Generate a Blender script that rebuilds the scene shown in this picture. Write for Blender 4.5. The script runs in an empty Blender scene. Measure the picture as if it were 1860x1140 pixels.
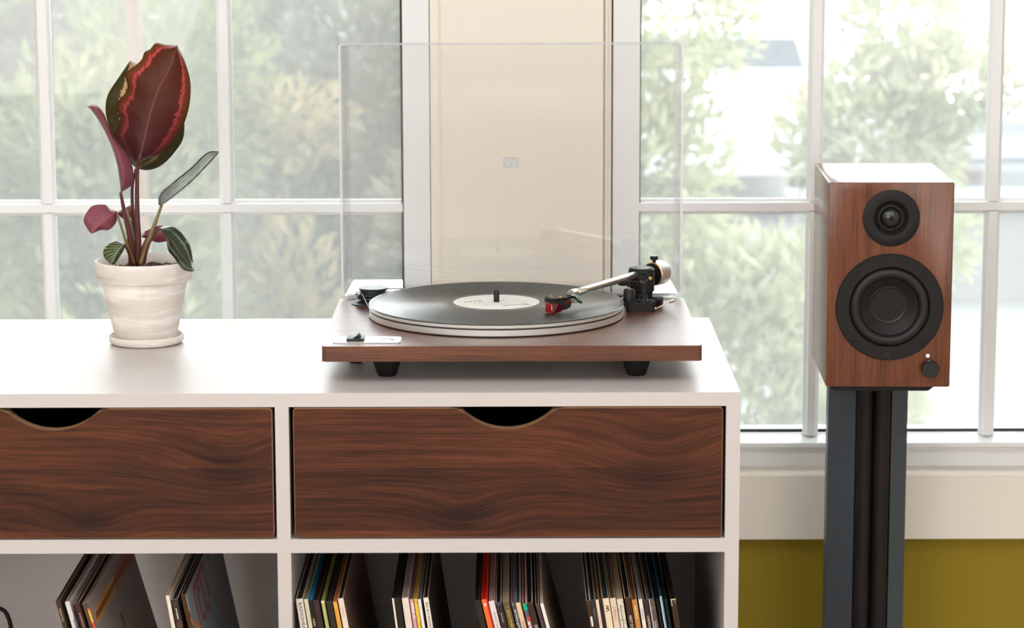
import bpy, bmesh, math, random
from mathutils import Vector, Matrix, Euler
random.seed(7)
PI = math.pi
S = bpy.context.scene
COL = S.collection
T = 0.75                                   # height of the console top above the floor

# ------------------------------------------------------------------ camera, world, lights, exposure
PITCH, ROLL, FPX = .1715, -.0027, 4834.84
CAM = Vector((.0003, -2.9001, T + .5815))
_r0 = Vector((1, 0, 0)); _u0 = Vector((0, math.sin(PITCH), math.cos(PITCH)))
FWD = Vector((0, math.cos(PITCH), -math.sin(PITCH)))
RIGHT = _r0 * math.cos(ROLL) + _u0 * math.sin(ROLL)
UP = -_r0 * math.sin(ROLL) + _u0 * math.cos(ROLL)
cd = bpy.data.cameras.new('camera'); cam = bpy.data.objects.new('camera', cd); COL.objects.link(cam)
M3 = Matrix((RIGHT, UP, -FWD)).transposed()
cam.matrix_world = Matrix.Translation(CAM) @ M3.to_4x4()
cd.sensor_width = 36; cd.lens = FPX / 1860 * 36; cd.clip_end = 300; cd.clip_start = .1
cd.dof.use_dof = True; cd.dof.focus_distance = 3.13; cd.dof.aperture_fstop = 7.5
S.camera = cam

world = bpy.data.worlds.new('overcast_sky'); S.world = world; world.use_nodes = True
wn = world.node_tree.nodes; wl = world.node_tree.links
bg = wn['Background']; bg.inputs['Strength'].default_value = 11.0
wg = wn.new('ShaderNodeTexCoord'); wsep = wn.new('ShaderNodeSeparateXYZ'); wramp = wn.new('ShaderNodeValToRGB')
wl.new(wg.outputs['Generated'], wsep.inputs[0]); wl.new(wsep.outputs['Z'], wramp.inputs[0])
wramp.color_ramp.elements[0].position = 0.0; wramp.color_ramp.elements[0].color = (.85, .86, .865, 1)
wramp.color_ramp.elements[1].position = 0.7; wramp.color_ramp.elements[1].color = (.90, .96, 1.0, 1)
wl.new(wramp.outputs[0], bg.inputs['Color'])

def area_light(name, loc, target, sx, sy, energy, color):
    l = bpy.data.lights.new(name, 'AREA'); l.shape = 'RECTANGLE'; l.size = sx; l.size_y = sy
    l.energy = energy; l.color = color
    o = bpy.data.objects.new(name, l); COL.objects.link(o); o.location = loc
    o.rotation_euler = (Vector(target) - Vector(loc)).to_track_quat('-Z', 'Y').to_euler()
    return o
area_light('front_left_light', (-1.35, -4.45, 1.45), (-.1, 0.5, .9), 2.1, 1.8, 62, (1, .945, .905))  # area light for an unseen source in front, on the left; no window there
area_light('front_right_light', (1.35, -4.45, 1.45), (0.1, 0.5, .9), 1.9, 1.8, 34, (1, .945, .905))  # weaker area light for an unseen front-right source, wide for the platter's highlights

S.view_settings.view_transform = 'Standard'; S.view_settings.look = 'None'
S.view_settings.exposure = 0; S.view_settings.gamma = 1
try: S.view_settings.use_curve_mapping = False
except Exception: pass
try:
    S.cycles.use_denoising = True
    S.cycles.transparent_max_bounces = 32; S.cycles.max_bounces = 14; S.cycles.diffuse_bounces = 5
    S.cycles.transmission_bounces = 8; S.cycles.glossy_bounces = 5; S.cycles.sample_clamp_indirect = 6
    S.cycles.caustics_reflective = False; S.cycles.caustics_refractive = False
except Exception: pass

area_light('added_top_fill', (-.2, -1.1, 2.5), (-.1, .3, .6), 3.2, 1.8, 52, (.93, .965, 1))  # added overhead fill that brightens top surfaces and metal; no known lamp

def at(u, v, y):
    """the place at depth y (metres behind the plinth's front edge) that the survey of the photograph gives for a pixel"""
    d = FWD + RIGHT * ((u - 930) / FPX) - UP * ((v - 570) / FPX)
    return CAM + d * ((y - CAM.y) / d.y)

# ------------------------------------------------------------------ helpers
def link(o, parent=None):
    COL.objects.link(o)
    if parent is not None: o.parent = parent
    return o
def tag(o, label=None, cat=None, group=None, kind=None):
    if label: o['label'] = label
    if cat: o['category'] = cat
    if group: o['group'] = group
    if kind: o['kind'] = kind
    return o
def empty(name, loc=(0, 0, 0), rot=(0, 0, 0)):
    o = bpy.data.objects.new(name, None); o.empty_display_size = .05
    o.location = loc; o.rotation_euler = rot
    return link(o)
def obj(name, bm, mats, parent=None, smooth=False, bevel=0, seg=2, auto=None):
    if bevel:
        es = [e for e in bm.edges if len(e.link_faces) == 2 and e.calc_face_angle(0) > .6]
        bmesh.ops.bevel(bm, geom=es, offset=bevel, segments=seg, affect='EDGES', profile=.5)
    me = bpy.data.meshes.new(name); bm.normal_update(); bm.to_mesh(me); bm.free()
    for m in (mats if isinstance(mats, (list, tuple)) else [mats]): me.materials.append(m)
    if smooth or auto:
        for p in me.polygons: p.use_smooth = True
        if auto:
            me.set_sharp_from_angle(angle=auto)
    return link(bpy.data.objects.new(name, me), parent)
def BM(): return bmesh.new()
def box(bm, x0, x1, y0, y1, z0, z1, mi=0, mtx=None):
    vs = [bm.verts.new((x, y, z)) for z in (z0, z1) for y in (y0, y1) for x in (x0, x1)]
    if mtx is not None:
        for v in vs: v.co = mtx @ v.co
    fs = []
    for q in ((0, 2, 3, 1), (4, 5, 7, 6), (0, 1, 5, 4), (1, 3, 7, 5), (3, 2, 6, 7), (2, 0, 4, 6)):
        f = bm.faces.new([vs[i] for i in q]); f.material_index = mi; fs.append(f)
    return fs       # bottom, top, front(-y), right(+x), back(+y), left(-x)
def boxes(*bs):
    bm = BM()
    for b in bs: box(bm, *b)
    return bm
def lathe(bm, prof, n=48, mtx=None, mi=0, mats=None):
    """prof: (r, z) list; revolved about z; ends closed where r = 0"""
    rings = []
    for r, z in prof:
        if r < 1e-6:
            rings.append([bm.verts.new((0, 0, z))])
        else:
            rings.append([bm.verts.new((r * math.cos(2 * PI * k / n), r * math.sin(2 * PI * k / n), z)) for k in range(n)])
    for i in range(len(rings) - 1):
        a, b = rings[i], rings[i + 1]
        m = mats[i] if mats else mi
        for k in range(n):
            k2 = (k + 1) % n
            if len(a) == 1 and len(b) == 1: continue
            if len(a) == 1: vs = (a[0], b[k], b[k2])
            elif len(b) == 1: vs = (a[k], b[0], a[k2])
            else: vs = (a[k], a[k2], b[k2], b[k])
            try:
                f = bm.faces.new(vs); f.material_index = m
            except ValueError: pass
    if mtx is not None:
        for rg in rings:
            for v in rg: v.co = mtx @ v.co
    return bm
def frame_z(p0, p1):
    """matrix that takes the z axis from p0 towards p1"""
    d = (Vector(p1) - Vector(p0)).normalized()
    return Matrix.Translation(p0) @ d.to_track_quat('Z', 'Y').to_matrix().to_4x4()
def catmull(pts, n):
    pts = [Vector(p) for p in pts]
    if len(pts) == 2: return [pts[0].lerp(pts[1], i / (n - 1)) for i in range(n)]
    seg = [(pts[i + 1] - pts[i]).length for i in range(len(pts) - 1)]
    tot = sum(seg); out = []
    for i in range(n):
        s = tot * i / (n - 1); k = 0
        while k < len(seg) - 1 and s > seg[k]: s -= seg[k]; k += 1
        t = min(1, s / max(seg[k], 1e-9))
        p1, p2 = pts[k], pts[k + 1]
        p0 = pts[k - 1] if k > 0 else p1 * 2 - p2
        p3 = pts[k + 2] if k + 2 < len(pts) else p2 * 2 - p1
        out.append(.5 * ((2 * p1) + (p2 - p0) * t + (2 * p0 - 5 * p1 + 4 * p2 - p3) * t * t + (3 * p1 - p0 - 3 * p2 + p3) * t ** 3))
    return out
def tube(bm, pts, rad, n=12, steps=None, flat=1.0, mi=0):
    P = catmull(pts, steps or max(8, 6 * len(pts)))
    m = len(P); R = rad if callable(rad) else (lambda t: rad)
    rings = []; up = None
    for i, p in enumerate(P):
        d = (P[min(i + 1, m - 1)] - P[max(i - 1, 0)]).normalized()
        if up is None: up = d.orthogonal().normalized()
        up = (up - d * up.dot(d)).normalized(); sd = d.cross(up)
        r = R(i / (m - 1))
        rings.append([bm.verts.new(p + up * (r * math.cos(2 * PI * k / n)) + sd * (r * flat * math.sin(2 * PI * k / n))) for k in range(n)])
    for a, b in zip(rings, rings[1:]):
        for k in range(n):
            f = bm.faces.new((a[k], a[(k + 1) % n], b[(k + 1) % n], b[k])); f.material_index = mi
    bm.faces.new(list(reversed(rings[0]))).material_index = mi; bm.faces.new(rings[-1]).material_index = mi
    return bm
def prism(bm, poly, h0, h1, mtx=None, mi=0, side=None):
    """poly in xy, extruded h0..h1 along z"""
    a = [bm.verts.new((x, y, h0)) for x, y in poly]; b = [bm.verts.new((x, y, h1)) for x, y in poly]
    f1 = bm.faces.new(list(reversed(a))); f2 = bm.faces.new(b); f1.material_index = f2.material_index = mi
    n = len(poly)
    for i in range(n):
        f = bm.faces.new((a[i], a[(i + 1) % n], b[(i + 1) % n], b[i])); f.material_index = mi if side is None else side
    if mtx is not None:
        for v in a + b: v.co = mtx @ v.co
    return f1, f2
def rrect(x0, x1, y0, y1, r, n=5):
    out = []
    for cx, cy, a0 in ((x1 - r, y1 - r, 0), (x0 + r, y1 - r, PI / 2), (x0 + r, y0 + r, PI), (x1 - r, y0 + r, 1.5 * PI)):
        for k in range(n + 1):
            a = a0 + PI / 2 * k / n; out.append((cx + r * math.cos(a), cy + r * math.sin(a)))
    return out
_dg = None
def text_mesh(body, size, mtx, depth=.0001, spacing=1.0, width=1.0):
    cu = bpy.data.curves.new('lettering', 'FONT'); cu.body = body; cu.size = size; cu.extrude = depth
    cu.align_x = 'LEFT'; cu.align_y = 'CENTER'; cu.space_character = spacing; cu.resolution_u = 3
    t = bpy.data.objects.new('lettering', cu); COL.objects.link(t)
    bpy.context.view_layer.update()
    me = bpy.data.meshes.new_from_object(t.evaluated_get(bpy.context.evaluated_depsgraph_get()))
    bpy.data.objects.remove(t); bpy.data.curves.remove(cu)
    if width != 1.0: me.transform(Matrix.Diagonal((width, 1, 1, 1)))
    me.transform(mtx)
    return me
def text(name, body, size, mtx, mat, parent, **k):
    me = text_mesh(body, size, mtx, **k); me.name = name; me.materials.clear(); me.materials.append(mat)
    return link(bpy.data.objects.new(name, me), parent)

# ------------------------------------------------------------------ materials
def lin(r, g, b):
    f = lambda c: (c / 255 / 12.92) if c / 255 <= .04045 else ((c / 255 + .055) / 1.055) ** 2.4
    return (f(r), f(g), f(b), 1)
def mat(name, col, rough=.5, metal=0, spec=.5, coat=0, bump=0, bscale=200, aniso=0):
    m = bpy.data.materials.new(name); m.use_nodes = True
    p = m.node_tree.nodes['Principled BSDF']
    p.inputs['Base Color'].default_value = col if len(col) == 4 else (*col, 1)
    p.inputs['Roughness'].default_value = rough; p.inputs['Metallic'].default_value = metal
    p.inputs['Specular IOR Level'].default_value = spec; p.inputs['Coat Weight'].default_value = coat
    p.inputs['Anisotropic'].default_value = aniso
    if bump:
        N, L = m.node_tree.nodes, m.node_tree.links
        tc = N.new('ShaderNodeTexCoord'); nz = N.new('ShaderNodeTexNoise'); bp = N.new('ShaderNodeBump')
        nz.inputs['Scale'].default_value = bscale; nz.inputs['Detail'].default_value = 4
        bp.inputs['Strength'].default_value = bump; bp.inputs['Distance'].default_value = .002
        L.new(tc.outputs['Object'], nz.inputs['Vector']); L.new(nz.outputs['Fac'], bp.inputs['Height']); L.new(bp.outputs[0], p.inputs['Normal'])
    return m
def ramp(N, stops):
    r = N.new('ShaderNodeValToRGB'); cr = r.color_ramp
    while len(cr.elements) < len(stops): cr.elements.new(.5)
    for e, (pos, c) in zip(cr.elements, stops): e.position = pos; e.color = c if len(c) == 4 else (*c, 1)
    return r
def wood(name, dark, mid, light, along='X', rough=.42, spec=.5, strip=0, knots=(), ring=7.0, seed=0.0, coat=0):
    """walnut: growth rings cut along the board, bent by noise and knots, plus fine pores"""
    m = bpy.data.materials.new(name); m.use_nodes = True
    N, L = m.node_tree.nodes, m.node_tree.links; p = N['Principled BSDF']
    tc = N.new('ShaderNodeTexCoord'); sp = N.new('ShaderNodeSeparateXYZ'); L.new(tc.outputs['Object'], sp.inputs[0])
    ax = {'X': ('X', 'Z', 'Y'), 'Z': ('Z', 'X', 'Y'), 'Y': ('Y', 'X', 'Z'), 'XY': ('X', 'Y', 'Z')}[along]
    g, a, b = (sp.outputs[k] for k in ax)
    def math_(op, x, y=None, z=None):
        n = N.new('ShaderNodeMath'); n.operation = op
        for i, v in enumerate((x, y, z)):
            if v is None: continue
            if isinstance(v, (int, float)): n.inputs[i].default_value = v
            else: L.new(v, n.inputs[i])
        return n.outputs[0]
    if strip:
        fl = math_('FLOOR', math_('DIVIDE', math_('ADD', a, .013), strip))
        g = math_('ADD', g, math_('MULTIPLY', fl, 3.71))
    cross = math_('ADD', a, b)
    for (kg, ka, kr) in knots:                       # rings bulge around a knot
        dx = math_('MULTIPLY', math_('SUBTRACT', sp.outputs[ax[0]], kg), .55); dz = math_('SUBTRACT', a, ka)
        d2 = math_('ADD', math_('MULTIPLY', dx, dx), math_('MULTIPLY', dz, dz))
        gs = math_('POWER', 2.718, math_('MULTIPLY', d2, -1 / (kr * kr)))
        cross = math_('ADD', cross, math_('MULTIPLY', gs, kr * .7))
    cmb = N.new('ShaderNodeCombineXYZ'); L.new(math_('MULTIPLY', g, 1.6), cmb.inputs[0]); L.new(math_('MULTIPLY', cross, 9), cmb.inputs[1]); cmb.inputs[2].default_value = seed
    n1 = N.new('ShaderNodeTexNoise'); n1.inputs['Scale'].default_value = 1.0; n1.inputs['Detail'].default_value = 3; n1.inputs['Roughness'].default_value = .5
    L.new(cmb.outputs[0], n1.inputs['Vector'])
    rings = math_('SINE', math_('ADD', math_('MULTIPLY', cross, ring * 60), math_('MULTIPLY', n1.outputs['Fac'], 22)))
    rings = math_('MULTIPLY_ADD', rings, .5, .5)
    c2 = N.new('ShaderNodeCombineXYZ'); L.new(math_('MULTIPLY', g, 12), c2.inputs[0]); L.new(math_('MULTIPLY', cross, 620), c2.inputs[1]); L.new(math_('MULTIPLY', b, 300), c2.inputs[2])
    n2 = N.new('ShaderNodeTexNoise'); n2.inputs['Scale'].default_value = 1; n2.inputs['Detail'].default_value = 4; n2.inputs['Roughness'].default_value = .7
    L.new(c2.outputs[0], n2.inputs['Vector'])
    c3 = N.new('ShaderNodeCombineXYZ'); L.new(math_('MULTIPLY', g, 5), c3.inputs[0]); L.new(math_('MULTIPLY', cross, 60), c3.inputs[1]); c3.inputs[2].default_value = seed + 4
    n3 = N.new('ShaderNodeTexNoise'); n3.inputs['Scale'].default_value = 1; n3.inputs['Detail'].default_value = 3
    L.new(c3.outputs[0], n3.inputs['Vector'])
    v = math_('ADD', math_('MULTIPLY', rings, .055), math_('ADD', math_('MULTIPLY', n2.outputs['Fac'], .80), math_('MULTIPLY', n3.outputs['Fac'], .42)))
    if strip:
        v = math_('ADD', v, math_('MULTIPLY', math_('SUBTRACT', math_('FRACT', math_('MULTIPLY', fl, .37)), .45), .22))
    for (kg, ka, kr) in knots:
        dx = math_('MULTIPLY', math_('SUBTRACT', sp.outputs[ax[0]], kg), .7); dz = math_('SUBTRACT', a, ka)
        d2 = math_('ADD', math_('MULTIPLY', dx, dx), math_('MULTIPLY', dz, dz))
        gs = math_('POWER', 2.718, math_('MULTIPLY', d2, -1 / (kr * kr * .35)))
        v = math_('SUBTRACT', v, math_('MULTIPLY', gs, .13))
    r = ramp(N, [(.44, dark), (.66, mid), (.90, light)]); L.new(v, r.inputs[0]); L.new(r.outputs[0], p.inputs['Base Color'])
    p.inputs['Roughness'].default_value = rough; p.inputs['Specular IOR Level'].default_value = spec; p.inputs['Coat Weight'].default_value = coat
    bp = N.new('ShaderNodeBump'); bp.inputs['Strength'].default_value = .12; bp.inputs['Distance'].default_value = .0006
    L.new(n2.outputs['Fac'], bp.inputs['Height']); L.new(bp.outputs[0], p.inputs['Normal'])
    return m
def clear(name, tint=(1, 1, 1), ior=1.45, haze=0, hazecol=(.9, .92, .95), rough=0.0, boost=1.0):
    """clear sheet: straight-through light plus the Fresnel reflection, optionally a little milky"""
    m = bpy.data.materials.new(name); m.use_nodes = True
    N, L = m.node_tree.nodes, m.node_tree.links; N.clear()
    out = N.new('ShaderNodeOutputMaterial'); tr = N.new('ShaderNodeBsdfTransparent'); gl = N.new('ShaderNodeBsdfGlossy')
    tr.inputs[0].default_value = (*tint, 1); gl.inputs['Roughness'].default_value = rough
    fr = N.new('ShaderNodeFresnel'); fr.inputs[0].default_value = ior; mx = N.new('ShaderNodeMixShader')
    if boost != 1:
        mm = N.new('ShaderNodeMath'); mm.operation = 'MULTIPLY'; mm.inputs[1].default_value = boost; mm.use_clamp = True
        L.new(fr.outputs[0], mm.inputs[0]); L.new(mm.outputs[0], mx.inputs[0])
    else: L.new(fr.outputs[0], mx.inputs[0])
    L.new(tr.outputs[0], mx.inputs[1]); L.new(gl.outputs[0], mx.inputs[2])
    last = mx
    if haze:
        df = N.new('ShaderNodeBsdfDiffuse'); df.inputs[0].default_value = (*hazecol, 1); tl = N.new('ShaderNodeBsdfTranslucent'); tl.inputs[0].default_value = (*hazecol, 1)
        ad = N.new('ShaderNodeMixShader'); ad.inputs[0].default_value = .5; L.new(df.outputs[0], ad.inputs[1]); L.new(tl.outputs[0], ad.inputs[2])
        m2 = N.new('ShaderNodeMixShader'); m2.inputs[0].default_value = haze; L.new(mx.outputs[0], m2.inputs[1]); L.new(ad.outputs[0], m2.inputs[2]); last = m2
    L.new(last.outputs[0], out.inputs[0])
    return m

WHITE = mat('white_laminate', (.572, .522, .504), .42, spec=.5)
WHITE_IN = mat('white_lifted_for_shade', (.78, .74, .72), .5)  # same white kept lighter, to offset the shade inside the compartments
WALL_OLIVE = mat('olive_wall_paint', (.275, .195, .018), .75, spec=.15, bump=.05, bscale=400)
TRIM = mat('cream_trim_paint', (.81, .75, .665), .45)
VINYL_WIN = mat('white_window_vinyl', (.78, .79, .795), .35)
GASKET = mat('dark_gasket', (.02, .03, .03), .6)
WALNUT_DRAWER = wood('walnut_drawer_face', (.020, .0068, .004, 1), (.070, .0205, .0085, 1), (.150, .045, .0175, 1), 'X', .5, .2, strip=.071, knots=((-.055, -.138, .03), (.165, -.075, .045)), ring=11)
WALNUT_DRAWER2 = wood('walnut_drawer_face_other', (.020, .0068, .004, 1), (.070, .0205, .0085, 1), (.150, .045, .0175, 1), 'X', .5, .2, strip=.071, knots=((-.466, -.145, .03), (-.31, -.085, .045)), ring=11, seed=0)
WALNUT_PLINTH = wood('walnut_plinth', (.036, .011, .0055, 1), (.118, .037, .016, 1), (.205, .074, .035, 1), 'X', .34, .5, ring=4, seed=3)
WALNUT_SPEAKER = wood('walnut_speaker', (.035, .010, .005, 1), (.150, .043, .017, 1), (.23, .072, .030, 1), 'Z', .2, .5, ring=5, seed=9)
CORE = mat('board_core_edge', (.30, .17, .085), .6)
SHADE_IN = mat('drawer_inside_shade', (.015, .013, .012), .7)  # near-black colour stands in for the unlit drawer interior
BLACK = mat('black_plastic', (.009, .009, .0095), .38, spec=.35)
BLACK_MATTE = mat('black_satin_metal', (.008, .0075, .008), .42, spec=.3, bump=.04, bscale=900)
RUBBER = mat('black_rubber', (.009, .009, .0095), .6, spec=.3)
GREY_TOP = mat('dark_grey_metal', (.05, .055, .065), .35, metal=.6)
ALU = mat('brushed_aluminium', (.92, .94, .94), .42, metal=1, aniso=.85)
_n, _l = ALU.node_tree.nodes, ALU.node_tree.links; _t = _n.new('ShaderNodeTangent'); _t.direction_type = 'RADIAL'; _t.axis = 'Z'; _l.new(_t.outputs[0], _n['Principled BSDF'].inputs['Tangent'])
SATIN = mat('satin_aluminium', (.94, .93, .92), .4, metal=1)
CHROME = mat('chrome', (.94, .94, .94), .3, metal=1)
BRASS = mat('brass', (.75, .45, .16), .3, metal=1)
ACRYL = clear('clear_acrylic', (.99, .992, .995), 1.49, haze=.022, hazecol=(1, 1, 1), boost=1.35)
ACRYL_EDGE = clear('acrylic_edge', (.97, .98, 1), 1.2, haze=.6, hazecol=(.96, .97, 1))
ACRYL_SIDE = clear('acrylic_side', (.99, .992, .995), 1.49, haze=.10, hazecol=(1, 1, 1), boost=.45)
ACRYL_TAB = clear('frosted_acrylic', (.96, .97, 1), 1.3, haze=.36, hazecol=(.86, .85, .88))
GLASS = clear('window_glass', (.97, .985, .98), 1.45, boost=.45)
CLAY = None

def clay():
    m = mat('whitewashed_clay', (.72, .65, .58), .85, spec=.2)
    N, L = m.node_tree.nodes, m.node_tree.links; p = N['Principled BSDF']
    tc = N.new('ShaderNodeTexCoord'); mp = N.new('ShaderNodeMapping'); L.new(tc.outputs['Object'], mp.inputs[0])
    mp.inputs['Rotation'].default_value = (0, .28, 0); mp.inputs['Scale'].default_value = (9, 9, 95)
    n = N.new('ShaderNodeTexNoise'); n.inputs['Scale'].default_value = 1; n.inputs['Detail'].default_value = 3; L.new(mp.outputs[0], n.inputs['Vector'])
    n2 = N.new('ShaderNodeTexNoise'); n2.inputs['Scale'].default_value = 60; n2.inputs['Detail'].default_value = 5; L.new(tc.outputs['Object'], n2.inputs['Vector'])
    mx = N.new('ShaderNodeMath'); mx.operation = 'MULTIPLY_ADD'; mx.inputs[1].default_value = .25; L.new(n2.outputs['Fac'], mx.inputs[0]); L.new(n.outputs['Fac'], mx.inputs[2])
    r = ramp(N, [(.40, (.58, .52, .45)), (.50, (.72, .665, .61)), (.62, (.74, .69, .635)), (.74, (.88, .85, .81))])
    L.new(mx.outputs[0], r.inputs[0]); L.new(r.outputs[0], p.inputs['Base Color'])
    return m
CLAY = clay()

# ------------------------------------------------------------------ the room
YW = .65                      # plane of the window bars
WI = .63                      # inner face of the window wall
WIN = {'left': (-.867, -.109), 'right': (.1344, .8924)}
Z0, Z1 = T - .2445, T + 1.34
st = lambda o: tag(o, kind='structure')
RX = 2.3; RY = -4.6; H = 2.55
FLOOR = mat('pale_bounce_floor', (.55, .52, .48), .95, spec=.1, bump=.3, bscale=600)  # unseen floor, its pale colour chosen to bounce light into the compartments
st(obj('floor', boxes((-RX, RX, RY, WI + .17, -.1, 0)), FLOOR))
st(obj('ceiling', boxes((-RX, RX, RY, WI + .17, H, H + .1)), mat('ceiling_paint', (.8, .79, .77), .8)))
st(obj('wall_left', boxes((-RX - .1, -RX, RY, WI + .17, 0, H)), mat('side_wall_paint', (.86, .84, .80), .8)))
st(obj('wall_right', boxes((RX, RX + .1, RY, WI + .17, 0, H)), bpy.data.materials['side_wall_paint']))
st(obj('wall_front', boxes((-RX - .1, RX + .1, RY - .1, RY, 0, H)), bpy.data.materials['side_wall_paint']))
(lx0, lx1), (rx0, rx1) = WIN['left'], WIN['right']
wb = boxes((-RX, RX, WI, WI + .17, 0, Z0 - .0131), (-RX, RX, WI, WI + .17, Z1, H), (-RX, lx0, WI, WI + .17, Z0, Z1),
           (lx1, rx0, WI + .03, WI + .17, Z0, Z1), (rx1, RX, WI, WI + .17, Z0, Z1))
st(obj('wall_back', wb, WALL_OLIVE))
# casing board on the pier between the windows (stepped)
pc = BM()
box(pc, lx1 + .0012, rx0 - .0012, WI + .012, WI + .03, Z0, Z1)
box(pc, lx1 + .016, rx0 - .0125, WI + .002, WI + .012, Z0, Z1)
box(pc, rx0 - .0092, rx0 - .0065, WI + .006, WI + .012, Z0, Z1)
st(obj('trim_1', pc, TRIM, bevel=.0015))
# stool (inner sill) and apron
st(obj('trim_2', boxes((-1.05, 1.05, .6078, .80, Z0 - .013, Z0)), TRIM, bevel=.002))
ap = BM(); prism(ap, [(.604, T - .3363), (WI - .0002, T - .3363), (WI - .0002, Z0 - .0135), (.6076, Z0 - .0135), (.6076, Z0 - .0002), (.6066, Z0 - .0002), (.604, Z0 - .0034)], -1.05, 1.05, Matrix(((0, 0, 1, 0), (1, 0, 0, 0), (0, 1, 0, 0), (0, 0, 0, 1))))
bmesh.ops.recalc_face_normals(ap, faces=ap.faces)
st(obj('trim_3', ap, TRIM))

def screen_mat():
    m = bpy.data.materials.new('insect_screen_mesh'); m.use_nodes = True
    N, L = m.node_tree.nodes, m.node_tree.links; N.clear()
    tc = N.new('ShaderNodeTexCoord'); sp = N.new('ShaderNodeSeparateXYZ'); L.new(tc.outputs['Object'], sp.inputs[0])
    outs = []
    for ax in 'XZ':
        d = N.new('ShaderNodeMath'); d.operation = 'DIVIDE'; d.inputs[1].default_value = .00165; L.new(sp.outputs[ax], d.inputs[0])
        f = N.new('ShaderNodeMath'); f.operation = 'FRACT'; L.new(d.outputs[0], f.inputs[0])
        c = N.new('ShaderNodeMath'); c.operation = 'LESS_THAN'; c.inputs[1].default_value = .25; L.new(f.outputs[0], c.inputs[0]); outs.append(c.outputs[0])
    mx = N.new('ShaderNodeMath'); mx.operation = 'MAXIMUM'; L.new(outs[0], mx.inputs[0]); L.new(outs[1], mx.inputs[1])
    df = N.new('ShaderNodeBsdfDiffuse'); df.inputs[0].default_value = (.36, .38, .39, 1)
    tl = N.new('ShaderNodeBsdfTranslucent'); tl.inputs[0].default_value = (.35, .345, .335, 1)
    ms = N.new('ShaderNodeMixShader'); ms.inputs[0].default_value = .55; L.new(df.outputs[0], ms.inputs[1]); L.new(tl.outputs[0], ms.inputs[2])
    tr = N.new('ShaderNodeBsdfTransparent'); m2 = N.new('ShaderNodeMixShader')
    L.new(mx.outputs[0], m2.inputs[0]); L.new(tr.outputs[0], m2.inputs[1]); L.new(ms.outputs[0], m2.inputs[2])
    out = N.new('ShaderNodeOutputMaterial'); L.new(m2.outputs[0], out.inputs[0])
    return m
SCREEN = screen_mat()

def muntin(p0, p1, vertical):
    """a bar with sloping shoulders, its face towards the room"""
    prof = [(-.0105, .014), (-.0105, .008), (-.0065, .004), (-.0055, 0), (.0055, 0), (.0065, .004), (.0105, .008), (.0105, .014)]
    bm = BM()
    if vertical:
        x, z0, z1 = p0[0], p0[1], p1[1]
        a = [bm.verts.new((x + w, YW + d, z0)) for w, d in prof]; b = [bm.verts.new((x + w, YW + d, z1)) for w, d in prof]
    else:
        z, x0, x1 = p0[1], p0[0], p1[0]
        a = [bm.verts.new((x0, YW + d, z + w)) for w, d in prof]; b = [bm.verts.new((x1, YW + d, z + w)) for w, d in prof]
    n = len(prof)
    for i in range(n): bm.faces.new((a[i], b[i], b[(i + 1) % n], a[(i + 1) % n]))
    bm.faces.new(a); bm.faces.new(list(reversed(b)))
    bmesh.ops.recalc_face_normals(bm, faces=bm.faces)
    return bm
def window(name, x0, x1, bars, side):
    w = st(empty(name, (0, 0, 0)))
    J = .0372                                     # frame width up to the glass
    gx0, gx1 = x0 + J, x1 - J
    gz0, gz1 = T - .199, Z1 - .045
    fb = BM()
    for xa, xb in ((x0, gx0), (gx1, x1)): box(fb, xa + .0015, xb, YW - .003, YW + .06, Z0, Z1)
    box(fb, gx0, gx1, YW - .003, YW + .06, Z0, T - .2245)
    box(fb, gx0, gx1, YW - .003, YW + .06, gz1 + .01, Z1)
    obj('window_frame', fb, VINYL_WIN, w, bevel=.0012)
    sb = BM()                                     # bottom rail of the sash: sloped top, front lip
    prof = [(YW - .0025, T - .2244), (YW - .0025, T - .2150), (YW - .018, T - .2150), (YW - .018, T - .2092), (YW - .010, T - .2070), (YW + .002, T - .2050), (YW + .008, T - .2035), (YW + .013, T - .201), (YW + .06, T - .201), (YW + .06, T - .2244)]
    a = [sb.verts.new((gx0 - .0005, y, z)) for y, z in prof]; b = [sb.verts.new((gx1 + .0005, y, z)) for y, z in prof]
    for i in range(len(prof)): sb.faces.new((a[i], a[(i + 1) % len(prof)], b[(i + 1) % len(prof)], b[i]))
    sb.faces.new(list(reversed(a))); sb.faces.new(b)
    bmesh.ops.recalc_face_normals(sb, faces=sb.faces)
    obj('sash_rail', sb, VINYL_WIN, w)
    gk = BM()
    for xa, xb in ((gx0, gx0 + .0016), (gx1 - .0016, gx1)): box(gk, xa, xb, YW + .001, YW + .05, gz0, gz1)
    box(gk, gx0, gx1, YW + .0165, YW + .0215, T - .201, T - .1972)
    tag(obj('glazing_gasket', gk, GASKET, w), 'dark rubber gasket round the glass')
    zs = [T + .1118 + .3 * k for k in range(4)]
    for z in zs: obj('muntin', muntin((gx0, z), (gx1, z), False), VINYL_WIN, w)
    zz = [gz0 - .004] + zs + [gz1]
    for x in bars:
        for k in range(len(zz) - 1):
            obj('muntin', muntin((x, zz[k] + (.0066 if k else 0)), (x, zz[k + 1] - .0066), True), VINYL_WIN, w)
    xs = [gx0] + sorted(bars) + [gx1]
    for i in range(len(xs) - 1):
        for k in range(len(zz) - 1):
            obj('pane', boxes((xs[i], xs[i + 1], YW + .0145, YW + .0175, zz[k], zz[k + 1])), GLASS, w)
    sm = BM(); v = [sm.verts.new(c) for c in ((gx0, YW + .032, gz0 - .01), (gx1, YW + .032, gz0 - .01), (gx1, YW + .032, gz1), (gx0, YW + .032, gz1))]; sm.faces.new(v)
    tag(obj('insect_screen', sm, SCREEN, w), 'fine grey insect screen outside the glass')
    return w
window('window_1', lx0, lx1, [-.3828, -.6239], 'left')
window('window_2', rx0, rx1, [.4075, .6478], 'right')
bb = mat('baseboard_paint', (.8, .76, .70), .4)
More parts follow.
